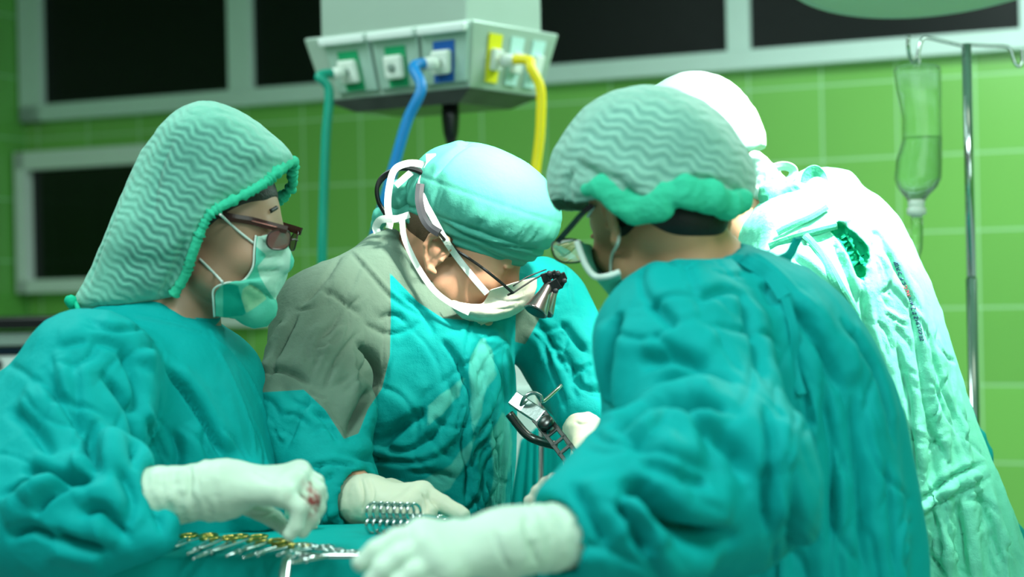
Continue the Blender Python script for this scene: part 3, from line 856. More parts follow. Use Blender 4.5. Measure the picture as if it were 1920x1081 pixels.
# ------------------------------------------------------------------ operating table with its drape
tz = .90
ot = empty('operating_table', (.20, 3.16, 0), 'operating table standing between the surgeons under a teal drape', 'operating table')
b = MB(); b.box((.20, 3.16, .835), (.125, .42, .04)); b.build('table_top', M['grey'], ot, bevel=.01)
b = MB(); b.box((.20, 3.16, .42), (.09, .14, .37)); b.build('column', M['steel'], ot, bevel=.01)
b = MB(); b.box((.20, 3.16, .025), (.15, .36, .025)); b.build('base', M['grey'], ot, bevel=.01)
F_ = Field((-.1, 2.45, .42), (.6, 3.75, 1.15), .009)
F_.add(zloft([(.46, .20, 3.16, .185, .48), (.88, .20, 3.16, .165, .46), (.905, .20, 3.16, .155, .45)], 5, soft=.02), .01)
F_.add(cone((.20, 2.86, .90), (.20, 3.5, .91), .12, .14, ((0, 0, 1), 1.3)), .08)
F_.cut(zloft([(.40, .20, 3.16, .170, .465), (.885, .20, 3.16, .150, .445)], 5, soft=.02), .01)
v, f = F_.extract(); v = relax(v, f, 2); n = vnormals(v, f)
side = np.clip(1 - np.abs(n[:, 2]), 0, 1)
v = v + n*(.008*side*np.sin((v[:, 0] + v[:, 1])*60 + 3*fnoise(v, 5)) + .004*fnoise(v, 16, 3, 3))[:, None]
dr = link('surgical_drape', mesh_np('surgical_drape', v, f), M['drape']); tag(dr, 'teal drape covering the operating table between the surgeons', 'drape')

# ------------------------------------------------------------------ instrument table
ZT = 0.995
def T(px, py, up=0.0):
    dr = P(px, py, 1.0) - CAM; t = (ZT + up - CAM[2])/dr[2]; return CAM + dr*t
fl, bl = T(142, 1046), T(330, 986)
tx0, tx1, ty0, ty1 = fl[0], .02, fl[1], bl[1]
it = empty('instrument_table', ((tx0+tx1)/2, (ty0+ty1)/2, 0), 'draped instrument table in the foreground, holding clamps', 'table')
b = MB(); b.box(((tx0+tx1)/2, (ty0+ty1)/2, ZT - .03), ((tx1-tx0)/2 - .02, (ty1-ty0)/2 - .02, .012)); b.build('tray', M['steel'], it, bevel=.004)
for sx in (tx0 + .05, tx1 - .05):
    for sy in (ty0 + .05, ty1 - .05):
        b = MB(); b.tube([(sx, sy, .0), (sx, sy, ZT - .04)], .011, 12); b.build('leg', M['steel'], it, True)
F_ = Field((tx0-.1, ty0-.1, .5), (tx1+.1, ty1+.1, ZT+.03), .006)
F_.add(zloft([(.52, (tx0+tx1)/2, (ty0+ty1)/2, (tx1-tx0)/2 + .035, (ty1-ty0)/2 + .03), (.9, (tx0+tx1)/2, (ty0+ty1)/2, (tx1-tx0)/2 + .006, (ty1-ty0)/2 + .004), (ZT, (tx0+tx1)/2, (ty0+ty1)/2, (tx1-tx0)/2, (ty1-ty0)/2)], 9, soft=.012), .001)
F_.cut(zloft([(.5, (tx0+tx1)/2, (ty0+ty1)/2, (tx1-tx0)/2 + .012, (ty1-ty0)/2 + .01), (ZT - .014, (tx0+tx1)/2, (ty0+ty1)/2, (tx1-tx0)/2 - .01, (ty1-ty0)/2 - .01)], 9, soft=.012), .001)
v, f = F_.extract(); v = relax(v, f, 2); n = vnormals(v, f); low = np.clip((ZT - .01 - v[:, 2])*9, 0, 1)
v = v + n*(low*.009*np.sin((v[:, 0]*1.0 + v[:, 1]*.8)*75 + 2.5*fnoise(v, 6, 2)) + .0012*fnoise(v, 20, 3, 3))[:, None]
o = link('drape', mesh_np('drape', v, f), M['drape'], it)
sd = bvh_of(v, f)
def on_table(px, py, off):
    q, n_ = hit(sd, px, py, 0)
    if q is None or n_[2] < .6: q = T(px, py)
    return np.array([q[0], q[1], max(q[2], ZT - .003) + off])

def clamp(tip, ring, label, mt_ring, mt_body, spread=.020, curve=0.0, group='clamps laid out on the instrument table', jaw=.3, up=np.array([0, 0, 1.0]), th=.0022, parent_label=None):
    """ring-handled clamp lying with its jaws at `tip` and its ring handles at `ring`"""
    tip, ring = np.array(tip, float), np.array(ring, float); L = np.linalg.norm(ring - tip); ax = (ring - tip)/L
    sd_ = np.cross(up, ax); sd_ /= np.linalg.norm(sd_); upv = np.cross(ax, sd_)
    root = empty('surgical_clamp', tuple(tip), label, 'clamp', group)
    piv = tip + ax*L*jaw
    b = MB(); b.lathe(piv - upv*th*1.5, upv, [(0, .0055), (th*3, .0055)], 14); b.build('box_joint', mt_body, root, True)
    for s in (-1, 1):
        bend = upv*curve
        b = MB()
        b.tube([tip + bend*.5, piv - ax*L*.1 + s*sd_*.003, piv - s*sd_*.001, piv + ax*L*.15 - s*sd_*spread*.35, ring - ax*.018 - s*sd_*spread*.62], [.0016, th*1.2, th*1.5, th*1.2, th], 8, smooth=6)
        hd = b.build('arm', mt_body, root, True)
        b = MB(); c = ring - s*sd_*spread
        b.tube([c + (math.cos(a)*ax*.0155 + math.sin(a)*sd_*.0125) for a in np.arange(20)*2*math.pi/20], th*1.05, 8, closed=True)
        b.build('ring_handle', mt_ring, hd, True)
    b = MB(); b.tube([piv + ax*L*.42 - sd_*spread*.45, piv + ax*L*.42 + sd_*spread*.15], th*.9, 6); b.build('ratchet', mt_ring, root, True)
    return root
g = .0035
CL = [((300, 1041), (372, 1012), 'gold', 'steel', 'clamp with gold rings lying furthest left beside the nurse\'s sleeve'),
      ((352, 1049), (412, 1022), 'gold', 'steel', 'gold-ringed clamp just right of the furthest-left clamp'),
      ((362, 1052), (466, 1014), 'gold', 'steel', 'clamp with dark gold rings under the nurse\'s glove'),
      ((425, 1053), (500, 1028), 'gold', 'chrome', 'long clamp with gold shank in the middle of the tray'),
      ((455, 1050), (546, 1030), 'gold', 'chrome', 'clamp with bright yellow-gold rings below the nurse\'s fingertips'),
      ((520, 1052), (590, 1040), 'chrome', 'chrome', 'all-silver clamp right of the bright gold rings'),
      ((545, 1060), (640, 1044), 'chrome', 'chrome', 'all-silver clamp lying next to the front surgeon\'s fingertips')]
for k, (a, c, r1, r2, lb) in enumerate(CL):
    clamp(on_table(*a, g + .0045*(k % 2)), on_table(*c, g + .0045*(k % 2) + .003), lb, M[r1], M[r2], spread=.015)
rt = empty('angled_retractor', tuple(on_table(545, 1052, .004)), 'silver angled retractor hooked over the table\'s front edge', 'retractor', None)
b = MB(); b.tube([on_table(690, 1050, .006), on_table(600, 1050, .006), on_table(556, 1050, .007), T(540, 1056) + np.array([0, -.012, .003]), T(533, 1072) + np.array([0, -.016, -.03]), T(530, 1100) + np.array([0, -.02, -.06])], [.004, .004, .006, .008, .008, .007], 10, smooth=5)
b.build('blade', M['chrome'], rt, True)

# bundle of silver ring handles standing in a row behind the front surgeon's hand
for k in range(7):
    x = 700 + k*12.5; y = 966 - (2 if k % 2 else 0)
    r_ = P(x, y, 2.50 - .004*k); r_[2] = ZT + .0235
    t_ = r_ + np.array([.048, .064, .0]); t_[2] = max(ZT, 0) + .016
    clamp(t_, r_, ('leftmost', 'second from the left', 'third from the left', 'middle', 'third from the right', 'second from the right', 'rightmost')[k] + ' of the seven silver clamps with upright ring handles', M['chrome'], M['chrome'], spread=.0100, group='row of silver clamps with upright rings', up=np.array([.8, -.6, 0]), th=.0021)

# ------------------------------------------------------------------ perforated retractor over the field
pr = empty('perforated_retractor', tuple(P(1010, 800, 2.8)), 'dark steel retractor with a perforated arm reaching into the field', 'retractor')
def bar(b, pts, wd, th, dirn):
    pts = [np.array(p) for p in pts]
    for i in range(len(pts)-1):
        a, c = pts[i], pts[i+1]; t = c - a; L = np.linalg.norm(t); t /= L
        n_ = np.array(dirn, float); n_ -= t*(n_ @ t); n_ /= np.linalg.norm(n_); s_ = np.cross(t, n_)
        b.box((a + c)/2, (L/2 + .001, wd/2, th/2), np.stack([t, s_, n_], 1))
a0, a1 = P(1012, 780, 2.80), P(1072, 858, 2.72)
t = (a1 - a0); L = np.linalg.norm(t); t /= L; nn_ = -cF - t*(-cF @ t); nn_ /= np.linalg.norm(nn_); s_ = np.cross(t, nn_)
b = MB(); W_ = .028; nh = 5
bar(b, [a0 + s_*(W_/2 - .003), a1 + s_*(W_/2 - .003)], .007, .004, nn_); bar(b, [a0 - s_*(W_/2 - .003), a1 - s_*(W_/2 - .003)], .007, .004, nn_)
for k in range(nh + 1):
    c = a0 + t*L*k/nh; bar(b, [c - s_*W_/2, c + s_*W_/2], .006, .004, nn_)
b.build('perforated_arm', M['dark_steel'], pr, bevel=.001)
b = MB(); bar(b, [P(962, 746, 2.84), P(985, 762, 2.83), P(1016, 782, 2.80)], .026, .010, nn_); b.build('hinge_arm', M['steel'], pr, bevel=.002)
b = MB(); b.tube([P(955, 775, 2.86), P(985, 812, 2.85), P(1010, 826, 2.84), P(1040, 834, 2.81)], .0075, 10, smooth=6); b.build('lower_arm', M['dark_steel'], pr, True)
b = MB(); b.lathe(P(1028, 798, 2.785), nn_, [(0, .014), (.012, .014), (.016, .010)], 20); b.build('clamp_knob', M['dark_steel'], pr, True)
b = MB(); b.tube([P(976, 762, 2.83), P(984, 744, 2.82), P(1000, 736, 2.82), P(1014, 742, 2.82), P(1018, 752, 2.82), P(1044, 730, 2.84), P(1052, 722, 2.85)], .0033, 8, smooth=6); b.build('wire_loop', M['steel'], pr, True)
b = MB(); b.box(P(1066, 872, 2.73), (.009, .004, .010)); b.build('sponge', M['tape'], pr, bevel=.003)
b = MB(); b.tube([P(1068, 862, 2.73), P(1080, 900, 2.72), P(1090, 1000, 2.72)], .006, 8); b.build('post', M['dark_steel'], pr, True)

# ------------------------------------------------------------------ people
def frame(yaw, pitch, roll=0.0):
    """columns: right, forward, up of a head facing `yaw` (degrees from +x) and nodding down by -pitch"""
    a, p, r = math.radians(yaw), math.radians(pitch), math.radians(roll)
    fw = np.array([math.cos(p)*math.cos(a), math.cos(p)*math.sin(a), math.sin(p)])
    rt_ = np.cross(fw, [0, 0, 1.0]); rt_ /= np.linalg.norm(rt_); up = np.cross(rt_, fw)
    R = np.stack([rt_*math.cos(r) + up*math.sin(r), fw, -rt_*math.sin(r) + up*math.cos(r)], 1)
    return R

class Head:
    def __init__(s, O, R, k=1.0, ear=(0, 0)): s.O, s.R, s.k, s.ear = np.array(O, float), R, k, ear
    def L(s, x, y, z): return s.O + s.R @ (np.array([x, y, z])*s.k)
    def prims(s):
        L, R, k = s.L, s.R, s.k
        E = lambda c, r: ell(L(*c), np.array(r)*k, R)
        Cn = lambda a, b_, r1, r2: cone(L(*a), L(*b_), r1*k, r2*k)
        out = [(E((0, -.008, .052), (.075, .096, .082)), .01), (E((0, .045, .02), (.062, .052, .06)), .03),
               (E((0, .040, -.03), (.054, .052, .062)), .03),
               (Cn((-.040, .012, -.052), (-.012, .078, -.090), .024, .018), .03), (Cn((.040, .012, -.052), (.012, .078, -.090), .024, .018), .03),
               (E((0, .084, -.092), (.020, .016, .016)), .02),
               (E((-.038, .066, -.018), (.022, .022, .020)), .02), (E((.038, .066, -.018), (.022, .022, .020)), .02),
               (Cn((-.034, .082, .030), (.034, .082, .030), .010, .010), .018),
               (Cn((0, .094, .020), (0, .112, -.018), .006, .010), .014), (E((0, .104, -.024), (.017, .012, .009)), .008),
               (E((0, .090, -.050), (.022, .012, .013)), .012)]
        cuts = [(E((-.032, .104, .008), (.016, .012, .010)), .012), (E((.032, .104, .008), (.016, .012, .010)), .012)]
        late = [(E((-.032, .080, .008), (.0125, .0125, .0125)), .003), (E((.032, .080, .008), (.0125, .0125, .0125)), .003),
                (Cn((-.044, .091, .016), (-.022, .094, .017), .003, .003), .004), (Cn((.044, .091, .016), (.022, .094, .017), .003, .003), .004),
                (Cn((-.014, .098, -.054), (.014, .098, -.054), .004, .004), .004), (Cn((-.012, .096, -.062), (.012, .096, -.062), .005, .005), .004)]
        for sx in (-1, 1):
            A = lambda x, y, z: L(sx*x, y + s.ear[0], z + s.ear[1])
            pts = [A(.072, .004, .004), A(.076, .006, .018), A(.082, -.002, .030), A(.087, -.014, .033), A(.090, -.026, .024), A(.088, -.029, .008), A(.083, -.022, -.010), A(.078, -.010, -.024), A(.074, -.002, -.026)]
            rr = [.004, .004, .0045, .005, .005, .0045, .004, .006, .005]
            late.append((ell(A(.078, -.011, .004), np.array([.0045, .016, .027])*k, R @ np.array([[math.cos(.35), -sx*math.sin(.35), 0], [sx*math.sin(.35), math.cos(.35), 0], [0, 0, 1]]) if sx > 0 else R @ np.array([[math.cos(.35), math.sin(.35), 0], [-math.sin(.35), math.cos(.35), 0], [0, 0, 1]])), .004))
            for i in range(len(pts)-1): late.append((cone(pts[i], pts[i+1], rr[i]*k, rr[i+1]*k), .003))
            late.append((cone(A(.081, -.018, .014), A(.080, -.012, -.010), .0035*k, .0035*k), .003))
            late.append((cone(A(.077, .002, -.004), A(.076, .003, .003), .004*k, .003*k), .003))
        return out, cuts, late

def hand_prims(wrist, fingers, rw, shrink=0.0, palm_r=.014):
    """fingers: list of [(point, radius), ...] from knuckle to tip; a palm is grown from the wrist to every knuckle"""
    out = []
    for i, fg in enumerate(fingers):
        thumb = i == len(fingers) - 1 and len(fingers) == 5
        r0 = max(fg[0][1]*1.12, palm_r) - shrink
        out.append((cone(wrist, fg[0][0], (rw*.62 if not thumb else rw*.55) - shrink, r0 if not thumb else fg[0][1] - shrink), .016))
    for i in range(len(fingers) - 1 - (len(fingers) == 5)):
        out.append((cone(fingers[i][0][0], fingers[i+1][0][0], palm_r - shrink, palm_r - shrink), .012))
    tips = []
    for fg in fingers:
        for j in range(len(fg) - 1):
            tips.append((cone(fg[j][0], fg[j+1][0], fg[j][1] - shrink, fg[j+1][1] - shrink), .0035))
    return out, tips

def glove(name, fore, wrist, rf, rw, fingers, mt, parent, seed=0, blood=None, folds=(), h=.0024, palm_r=.014, flat=None):
    allp = [fore, wrist] + [p for fg in fingers for p, r in fg]
    lo = np.min(allp, 0) - .06; hi = np.max(allp, 0) + .06
    F = Field(lo, hi, h)
    palm, tips = hand_prims(wrist, fingers, rw, palm_r=palm_r)
    for pr_, k in palm: F.add(pr_, k)
    for pr_, k in tips: F.add(pr_, k)
    F.add(cone(fore, wrist, rf, rw, flat), .03)
    # open end towards the sleeve
    ax = (np.array(fore) - np.array(wrist)); La = np.linalg.norm(ax); ax /= La
    fo = np.array(fore)
    F.keep(lambda X, Y, Z: ((X-fo[0])*ax[0] + (Y-fo[1])*ax[1] + (Z-fo[2])*ax[2]).astype(np.float32))
    v, f = F.extract(); v = relax(v, f, 1, .4); n = vnormals(v, f)
    t = (v - np.array(wrist)) @ ax
    nearw = np.clip((t + .03)/.05, 0, 1)*np.clip((La*1.1 - t)/.03, 0, 1)
    d = .0005*nearw*np.sin(t*330 + 6*fnoise(v, 18, 2, seed)) + .0026*nearw*fnoise(v, 30, 3, seed + 1, True) + .0007*fnoise(v, 55, 3, seed + 2)
    v = v + n*d[:, None]
    if folds: v = sculpt(v, f, folds)
    me = mesh_np(name, v, f)
    if blood is not None:
        bl = np.zeros(len(v))
        for (c, r) in blood: bl = np.maximum(bl, np.clip(1.6 - 1.6*np.linalg.norm(v - np.array(c), axis=1)/r, 0, 1))
        attr(me, 'blood', bl)
    return link(name, me, mt, parent)

def shrink_st(st, d): return [(s[0], s[1], s[2], max(s[3] - d, .03), max(s[4] - d, .03)) for s in st]

def person_base(label, head, neck_base, sh, el, wr, torso_st, feet, mt_skin, hands=(), neck_r=.056, tshrink=.035, aux=()):
    """one continuous body: head, neck, trunk, arms, legs and hands; garments are its children"""
    root = empty('person', (feet[0][0]*.5 + feet[1][0]*.5, feet[0][1]*.5 + feet[1][1]*.5, 0), label, 'person')
    hv = head.O
    lo = np.array([min(s[1]-s[3] for s in torso_st) - .25, min(s[2]-s[4] for s in torso_st) - .45, 0.0])
    hi = np.array([max(s[1]+s[3] for s in torso_st) + .25, max(s[2]+s[4] for s in torso_st) + .25, hv[2] + .2])
    lo[:2] = np.minimum(lo[:2], np.minimum(hv[:2] - .15, np.min([p[:2] for p in list(el) + list(wr)], 0) - .15))
    hi[:2] = np.maximum(hi[:2], np.maximum(hv[:2] + .15, np.max([p[:2] for p in list(el) + list(wr)], 0) + .15))
    F = Field(lo, hi, .012, [((hv[i] - .15, hv[i] + .16, .0022),) for i in range(3)])
    hp, cuts, late = head.prims()
    for p, k in hp: F.add(p, k)
    for p, k in cuts: F.cut(p, k)
    F.add(cone(head.L(0, -.028, -.02), neck_base, neck_r, neck_r*1.08), .02)
    F.add(cone(head.L(0, -.040, .01), np.array(neck_base), .045, neck_r*.95), .02)
    for p, k in late: F.add(p, k)
    F.add(zloft(shrink_st([s for s in torso_st if s[0] > .72], tshrink), 2.2), .02)
    F.add(cone(neck_base, (np.array(sh[0]) + sh[1])/2, neck_r*1.05, .07), .04)
    mid = min(torso_st, key=lambda s: abs(s[0] - .85))
    hips = np.array([mid[1], mid[2], .86])
    F.add(ell(hips, (.15, .12, .12)), .03)
    for s, e, w_ in zip(sh, el, wr):
        F.add(cone(neck_base, s, .055, .05), .04); F.add(cone(s, e, .050, .038), .02); F.add(cone(e, w_, .036, .026), .02)
    for ft, sx in zip(feet, (-1, 1)):
        hp_ = hips + np.array([sx*.08, 0, -.04]); kn = np.array([(hp_[0]+ft[0])/2, (hp_[1]+ft[1])/2 - .02, .48])
        F.add(cone(hp_, kn, .075, .052), .02); F.add(cone(kn, (ft[0], ft[1], .08), .050, .036), .02)
        F.add(cone((ft[0], ft[1], .045), (ft[0] + ft[2]*.15, ft[1] + ft[3]*.15, .035), .036, .030), .02)
    for palm, tips in hands:
        for p, k in palm + tips: F.add(p, k)
    for p, k in aux: F.add(p, k)
    v, f = F.extract(); v = relax(v, f, 1, .35)
    body = link('body', mesh_np('body', v, f), mt_skin, root)
    # trousers and clogs
    Ft = Field((hips[0]-.4, hips[1]-.4, .04), (hips[0]+.4, hips[1]+.4, 1.0), .012)
    for ft, sx in zip(feet, (-1, 1)):
        hp_ = hips + np.array([sx*.08, 0, -.04]); kn = np.array([(hp_[0]+ft[0])/2, (hp_[1]+ft[1])/2 - .02, .48])
        Ft.add(cone(hp_, kn, .088, .075), .02); Ft.add(cone(kn, (ft[0], ft[1], .16), .075, .068), .02)
    Ft.keep(lambda X, Y, Z: (.10 - Z) + 0*X + 0*Y)
    tv, tf = Ft.extract(); tn = vnormals(tv, tf); tv = tv + tn*(.004*fnoise(tv*np.array([1, 1, .4]), 14, 3))[:, None]
    link('trousers', mesh_np('trousers', tv, tf), M['dark_cloth'], root)
    for ft in feet:
        Fs = Field((ft[0]-.25, ft[1]-.25, 0), (ft[0]+.25, ft[1]+.25, .14), .007)
        Fs.add(cone((ft[0]-ft[2]*.03, ft[1]-ft[3]*.03, .042), (ft[0] + ft[2]*.16, ft[1] + ft[3]*.16, .040), .044, .042), .02)
        Fs.keep(lambda X, Y, Z: (.002 - Z) + 0*X + 0*Y)
        sv, sf = Fs.extract(); link('shoe', mesh_np('shoe', sv, sf), M['shoe'], root)
    return root, body, bvh_of(v, f)

def gown_field(torso_st, sh, el, wr, rs, lo_z=.42, sup=2.3, extra=(), h=.0044, cuffs=(0, 0), shk=.05, tsq=None, kk=.035):
    P_ = [np.array(p) for p in list(el) + list(wr) + list(sh)]
    lo = np.array([min(s[1]-s[3] for s in torso_st) - .06, min(s[2]-s[4] for s in torso_st) - .06, lo_z - .02])
    hi = np.array([max(s[1]+s[3] for s in torso_st) + .06, max(s[2]+s[4] for s in torso_st) + .06, max(s[0] for s in torso_st) + .08])
    lo = np.minimum(lo, np.min(P_, 0) - .13); hi = np.maximum(hi, np.max(P_, 0) + .13); lo[2] = lo_z - .02
    F = Field(lo, hi, h, ((), (), ()))
    zc = F.ax[2]  # coarser rows far below the picture
    F.ax[2] = np.array(sorted(set(list(zc[zc > .80]) + list(np.arange(lo_z - .02, .80, .012)))), dtype=np.float32)
    F.v = np.full([len(a) for a in F.ax], 0.3, dtype=np.float32)
    F.add(zloft(torso_st, sup, smooth=.03, soft=.03), .001)
    for i in range(2):
        F.add(cone(sh[i], el[i], rs[i][0], rs[i][1]), kk); F.add(cone(el[i], wr[i], rs[i][1], rs[i][2]), kk*.8)
    for p, k in extra: F.add(p, k)
    return F

def wrinkles(v, f, seed=0, amp=.0045, freq=(9, 9, 3.6), fine=.0016, low=None):
    n = vnormals(v, f)
    wv = v + .05*np.stack([fnoise(v, 4.0, 2, seed + 20 + i) for i in range(3)], -1)
    d = amp*.8*fnoise(wv, np.array(freq, float), 3, seed, True) + fine*fnoise(wv, np.array(freq, float)*2.6, 3, seed + 9, True) + amp*.5*fnoise(v, 5.0, 2, seed + 4)
    if low is not None:                      # skirt pleats opening downwards
        c, z0, a, nf = low
        th = np.arctan2(v[:, 1]-c[1], v[:, 0]-c[0]); m_ = np.clip((z0 - v[:, 2])/.5, 0, 1)
        d = d + m_*a*np.sin(nf*th + 2.2*fnoise(v, 2.5, 2, seed + 2))*np.clip(1-np.abs(n[:, 2]), 0, 1)
    return v + n*d[:, None]

def cuff(name, a, bpt, r0, r1, mt, parent):
    """knitted cuff ring at the end of a sleeve"""
    a, bpt = np.array(a), np.array(bpt); ax = bpt - a; L = np.linalg.norm(ax); ax /= L
    b = MB(); prof = []
    for i in range(9):
        t_ = i/8; prof.append((t_*L, r0*(1-t_) + r1*t_ + .0006*(i % 2)))
    prof += [(L, r1 - .004), (0, r0 - .004)]
    b.lathe(a, ax, prof, 48, cap=False); return b.build(name, mt, parent, True)

def shell_panel(name, E, Fm, mirror, mt, parent, nu=28, nv=36, bulge=.006, thick=.0014, regions=(), strokes=(), noise=.0012, push=None, seed=0, puff=.9):
    """mask: a sheet running from the near edge E over the front contour Fm to the mirrored far edge"""
    E = np.array(spline(E, 10)); Fm = np.array(spline(Fm, 10))
    tv = np.linspace(0, 1, nv)
    g = lambda A: np.stack([np.interp(tv, np.linspace(0, 1, len(A)), A[:, k]) for k in range(3)], -1)
    E, Fm = g(E), g(Fm); G = mirror(E)
    rows = []
    for s in np.linspace(-1, 1, 2*nu + 1):
        a = abs(s); X = E if s < 0 else G
        # quarter-ellipse like section: side edges fall back, front stays round
        wgt = math.sin((1 - a)*math.pi/2)**.8
        base = X*(1-wgt) + Fm*wgt
        out = (X - (E + G)/2); base = base + out*(math.cos((1-a)*math.pi/2) - (1 - wgt))*puff
        rows.append(base)
    V = np.array(rows); nU = V.shape[0]
    v = V.reshape(-1, 3); i = (np.arange(nU-1)[:, None]*nv + np.arange(nv-1)[None]).ravel()
    f = np.stack([i, i+1, i+nv+1, i+nv], -1)
    n = vnormals(v, f)
    c = v.mean(0)
    if ((v - c)*n).sum() < 0: f = f[:, ::-1].copy(); n = -n
    if push is not None:
        for _ in range(3):
            v = relax(v, f, 1, .4)
            for j in range(len(v)):
                loc, nor, idx, dist = push.find_nearest(Vector(v[j]))
                if loc is not None:
                    q = v[j] - np.array(loc); dd = q @ np.array(nor)
                    if dd < .0048 and dist < .035: v[j] = np.array(loc) + np.array(nor)*.0048
    v = v + n*(noise*fnoise(v, 42, 3, seed, True))[:, None]
    if strokes: v = sculpt(v, f, strokes)
    me = mesh_np(name, v, f); px, d_ = proj(v)
    for an, poly in regions: attr(me, an, inpoly(px, poly)*2.8/FPX)
    o = link(name, me, mt, parent); sm = o.modifiers.new('solid', 'SOLIDIFY'); sm.thickness = thick; sm.offset = 0
    return o, bvh_of(v, f)

def surf_tube(name, bv, pix, r, mt, parent, off=None, smooth=5, pre=(), post=(), rr=None):
    pts = list(pre)
    for p in pix:
        q, n_ = hit(bv[0] if isinstance(bv, (list, tuple)) else bv, p[0], p[1], 0)
        if isinstance(bv, (list, tuple)):
            for bb in bv[1:]:
                q2, n2 = hit(bb, p[0], p[1], 0)
                if q2 is not None and (q is None or (q2 - CAM) @ cF < (q - CAM) @ cF): q, n_ = q2, n2
        if q is None:
            if len(p) > 2: pts.append(P(p[0], p[1], p[2]))
            continue
        if len(p) > 2 and p[2] < (q - CAM) @ cF: pts.append(P(p[0], p[1], p[2]))
        else: pts.append(q + n_*(off if off is not None else r*.8))
    pts += list(post)
    b = MB(); b.tube(pts, r, 10, smooth=smooth); return b.build(name, mt, parent, True)

def surf_pts(bvs, pix, off):
    pts = []
    for p in pix:
        best = None
        for bb in bvs:
            q, n_ = hit(bb, p[0], p[1], 0)
            if q is not None and (best is None or (q - CAM) @ cF < (best[0] - CAM) @ cF): best = (q, n_)
        if len(p) > 2: pts.append(P(p[0], p[1], p[2]))
        elif best is not None: pts.append(best[0] + best[1]*off)
    return pts

def ruffle(name, pts, r, mt, parent, face=None, seed=0, amp=.35, freq=900, smooth=10, flat=.6):
    """gathered elastic edge"""
    pts = spline(pts, smooth); N_ = len(pts); b = MB(); rr = []
    s = 0
    for i in range(N_):
        s += np.linalg.norm(pts[i] - pts[i-1]) if i else 0
        rr.append(r*(1 + amp*math.sin(s*freq) + .25*math.sin(s*freq*.37 + seed)))
    b.tube(pts, rr, 12); return b.build(name, mt, parent, True)

def crimp_attrs(me, v, head, udir, vdir, mask):
    q = v - head.O
    attr(me, 'cu', q @ udir); attr(me, 'cv', q @ vdir); attr(me, 'cm', mask)

def A3(*r): return np.array(r, float)

# ================================================================== nurse, left
hd = Head(P(398, 450, 2.66), frame(-8, -9), 1.055)
nb = P(318, 606, 2.68)
sh = [P(168, 716, 2.50), P(392, 716, 2.76)]
el = [P(78, 968, 2.36), P(385, 945, 2.76)]
wr = [P(420, 916, 2.30), P(490, 935, 2.57)]
st = stations([(580, 222, 330, 2.67, .06), (590, 200, 385, 2.67, .08), (606, 205, 398, 2.67, .09), (622, 168, 412, 2.67, .11), (660, 130, 432, 2.67, .135), (710, 105, 458), (780, 90, 486), (850, 70, 508), (920, 50, 518), (1000, 40, 515), (1081, 30, 510), (1250, 0, 520), (1500, -40, 540)], 2.68, .16)
fin = lambda *q: [(P(a, b_, c), r) for a, b_, c, r in q]
fg_n = [fin((532, 928, 2.24, .0135), (562, 952, 2.235, .0120), (556, 985, 2.235, .0105), (543, 1001, 2.235, .0092)),
        fin((552, 905, 2.27, .0135), (585, 935, 2.26, .0118), (583, 970, 2.26, .0105), (567, 996, 2.26, .0090)),
        fin((560, 892, 2.30, .0130), (596, 918, 2.29, .0112), (597, 952, 2.29, .0100), (583, 980, 2.29, .0088)),
        fin((562, 884, 2.33, .0115), (594, 902, 2.32, .0098), (602, 930, 2.32, .0088), (594, 956, 2.32, .0080)),
        fin((470, 945, 2.36, .0150), (515, 972, 2.33, .0120), (538, 994, 2.28, .0095))]
hp1 = hand_prims(wr[0], fg_n, .036, .003)
root, body, bv = person_base('nurse at the left in long crimped cap and tinted glasses, one hand over the clamps',
    hd, nb, sh, el, wr, st, [(-.72, 2.72, .6, -.5), (-.50, 2.92, .6, -.5)], M['skin_nurse'], hands=(hp1,), tshrink=.03)
F = gown_field(st, sh, el, [P(225, 938, 2.31), wr[1]], [(.105, .092, .062), (.085, .075, .05)], kk=.05,
    extra=[(cone(P(190, 612, 2.60), P(296, 604, 2.62), .026, .024), .05), (cone(P(70, 900, 2.40), P(140, 990, 2.31), .082, .068), .05), (cone(P(170, 985, 2.30), P(262, 978, 2.28), .056, .036), .03), (cone(P(205, 1000, 2.28), P(296, 1003, 2.26), .046, .024), .03), (cone(P(215, 900, 2.30), P(252, 930, 2.29), .040, .030), .03),
           (cone(P(20, 850, 2.5), P(-40, 1000, 2.45), .11, .12), .06)])
F.cut(cone(hd.L(0, -.03, -.02), nb + A3(0, 0, .005), .060, .066), .01)
F.cut(cone(P(262, 934, 2.30), P(420, 916, 2.30), .041, .041), .01)
v, f = F.extract(); v = relax(v, f, 3)
v = wrinkles(v, f, 11, .005, low=((-.5, 2.68), .95, .012, 13))
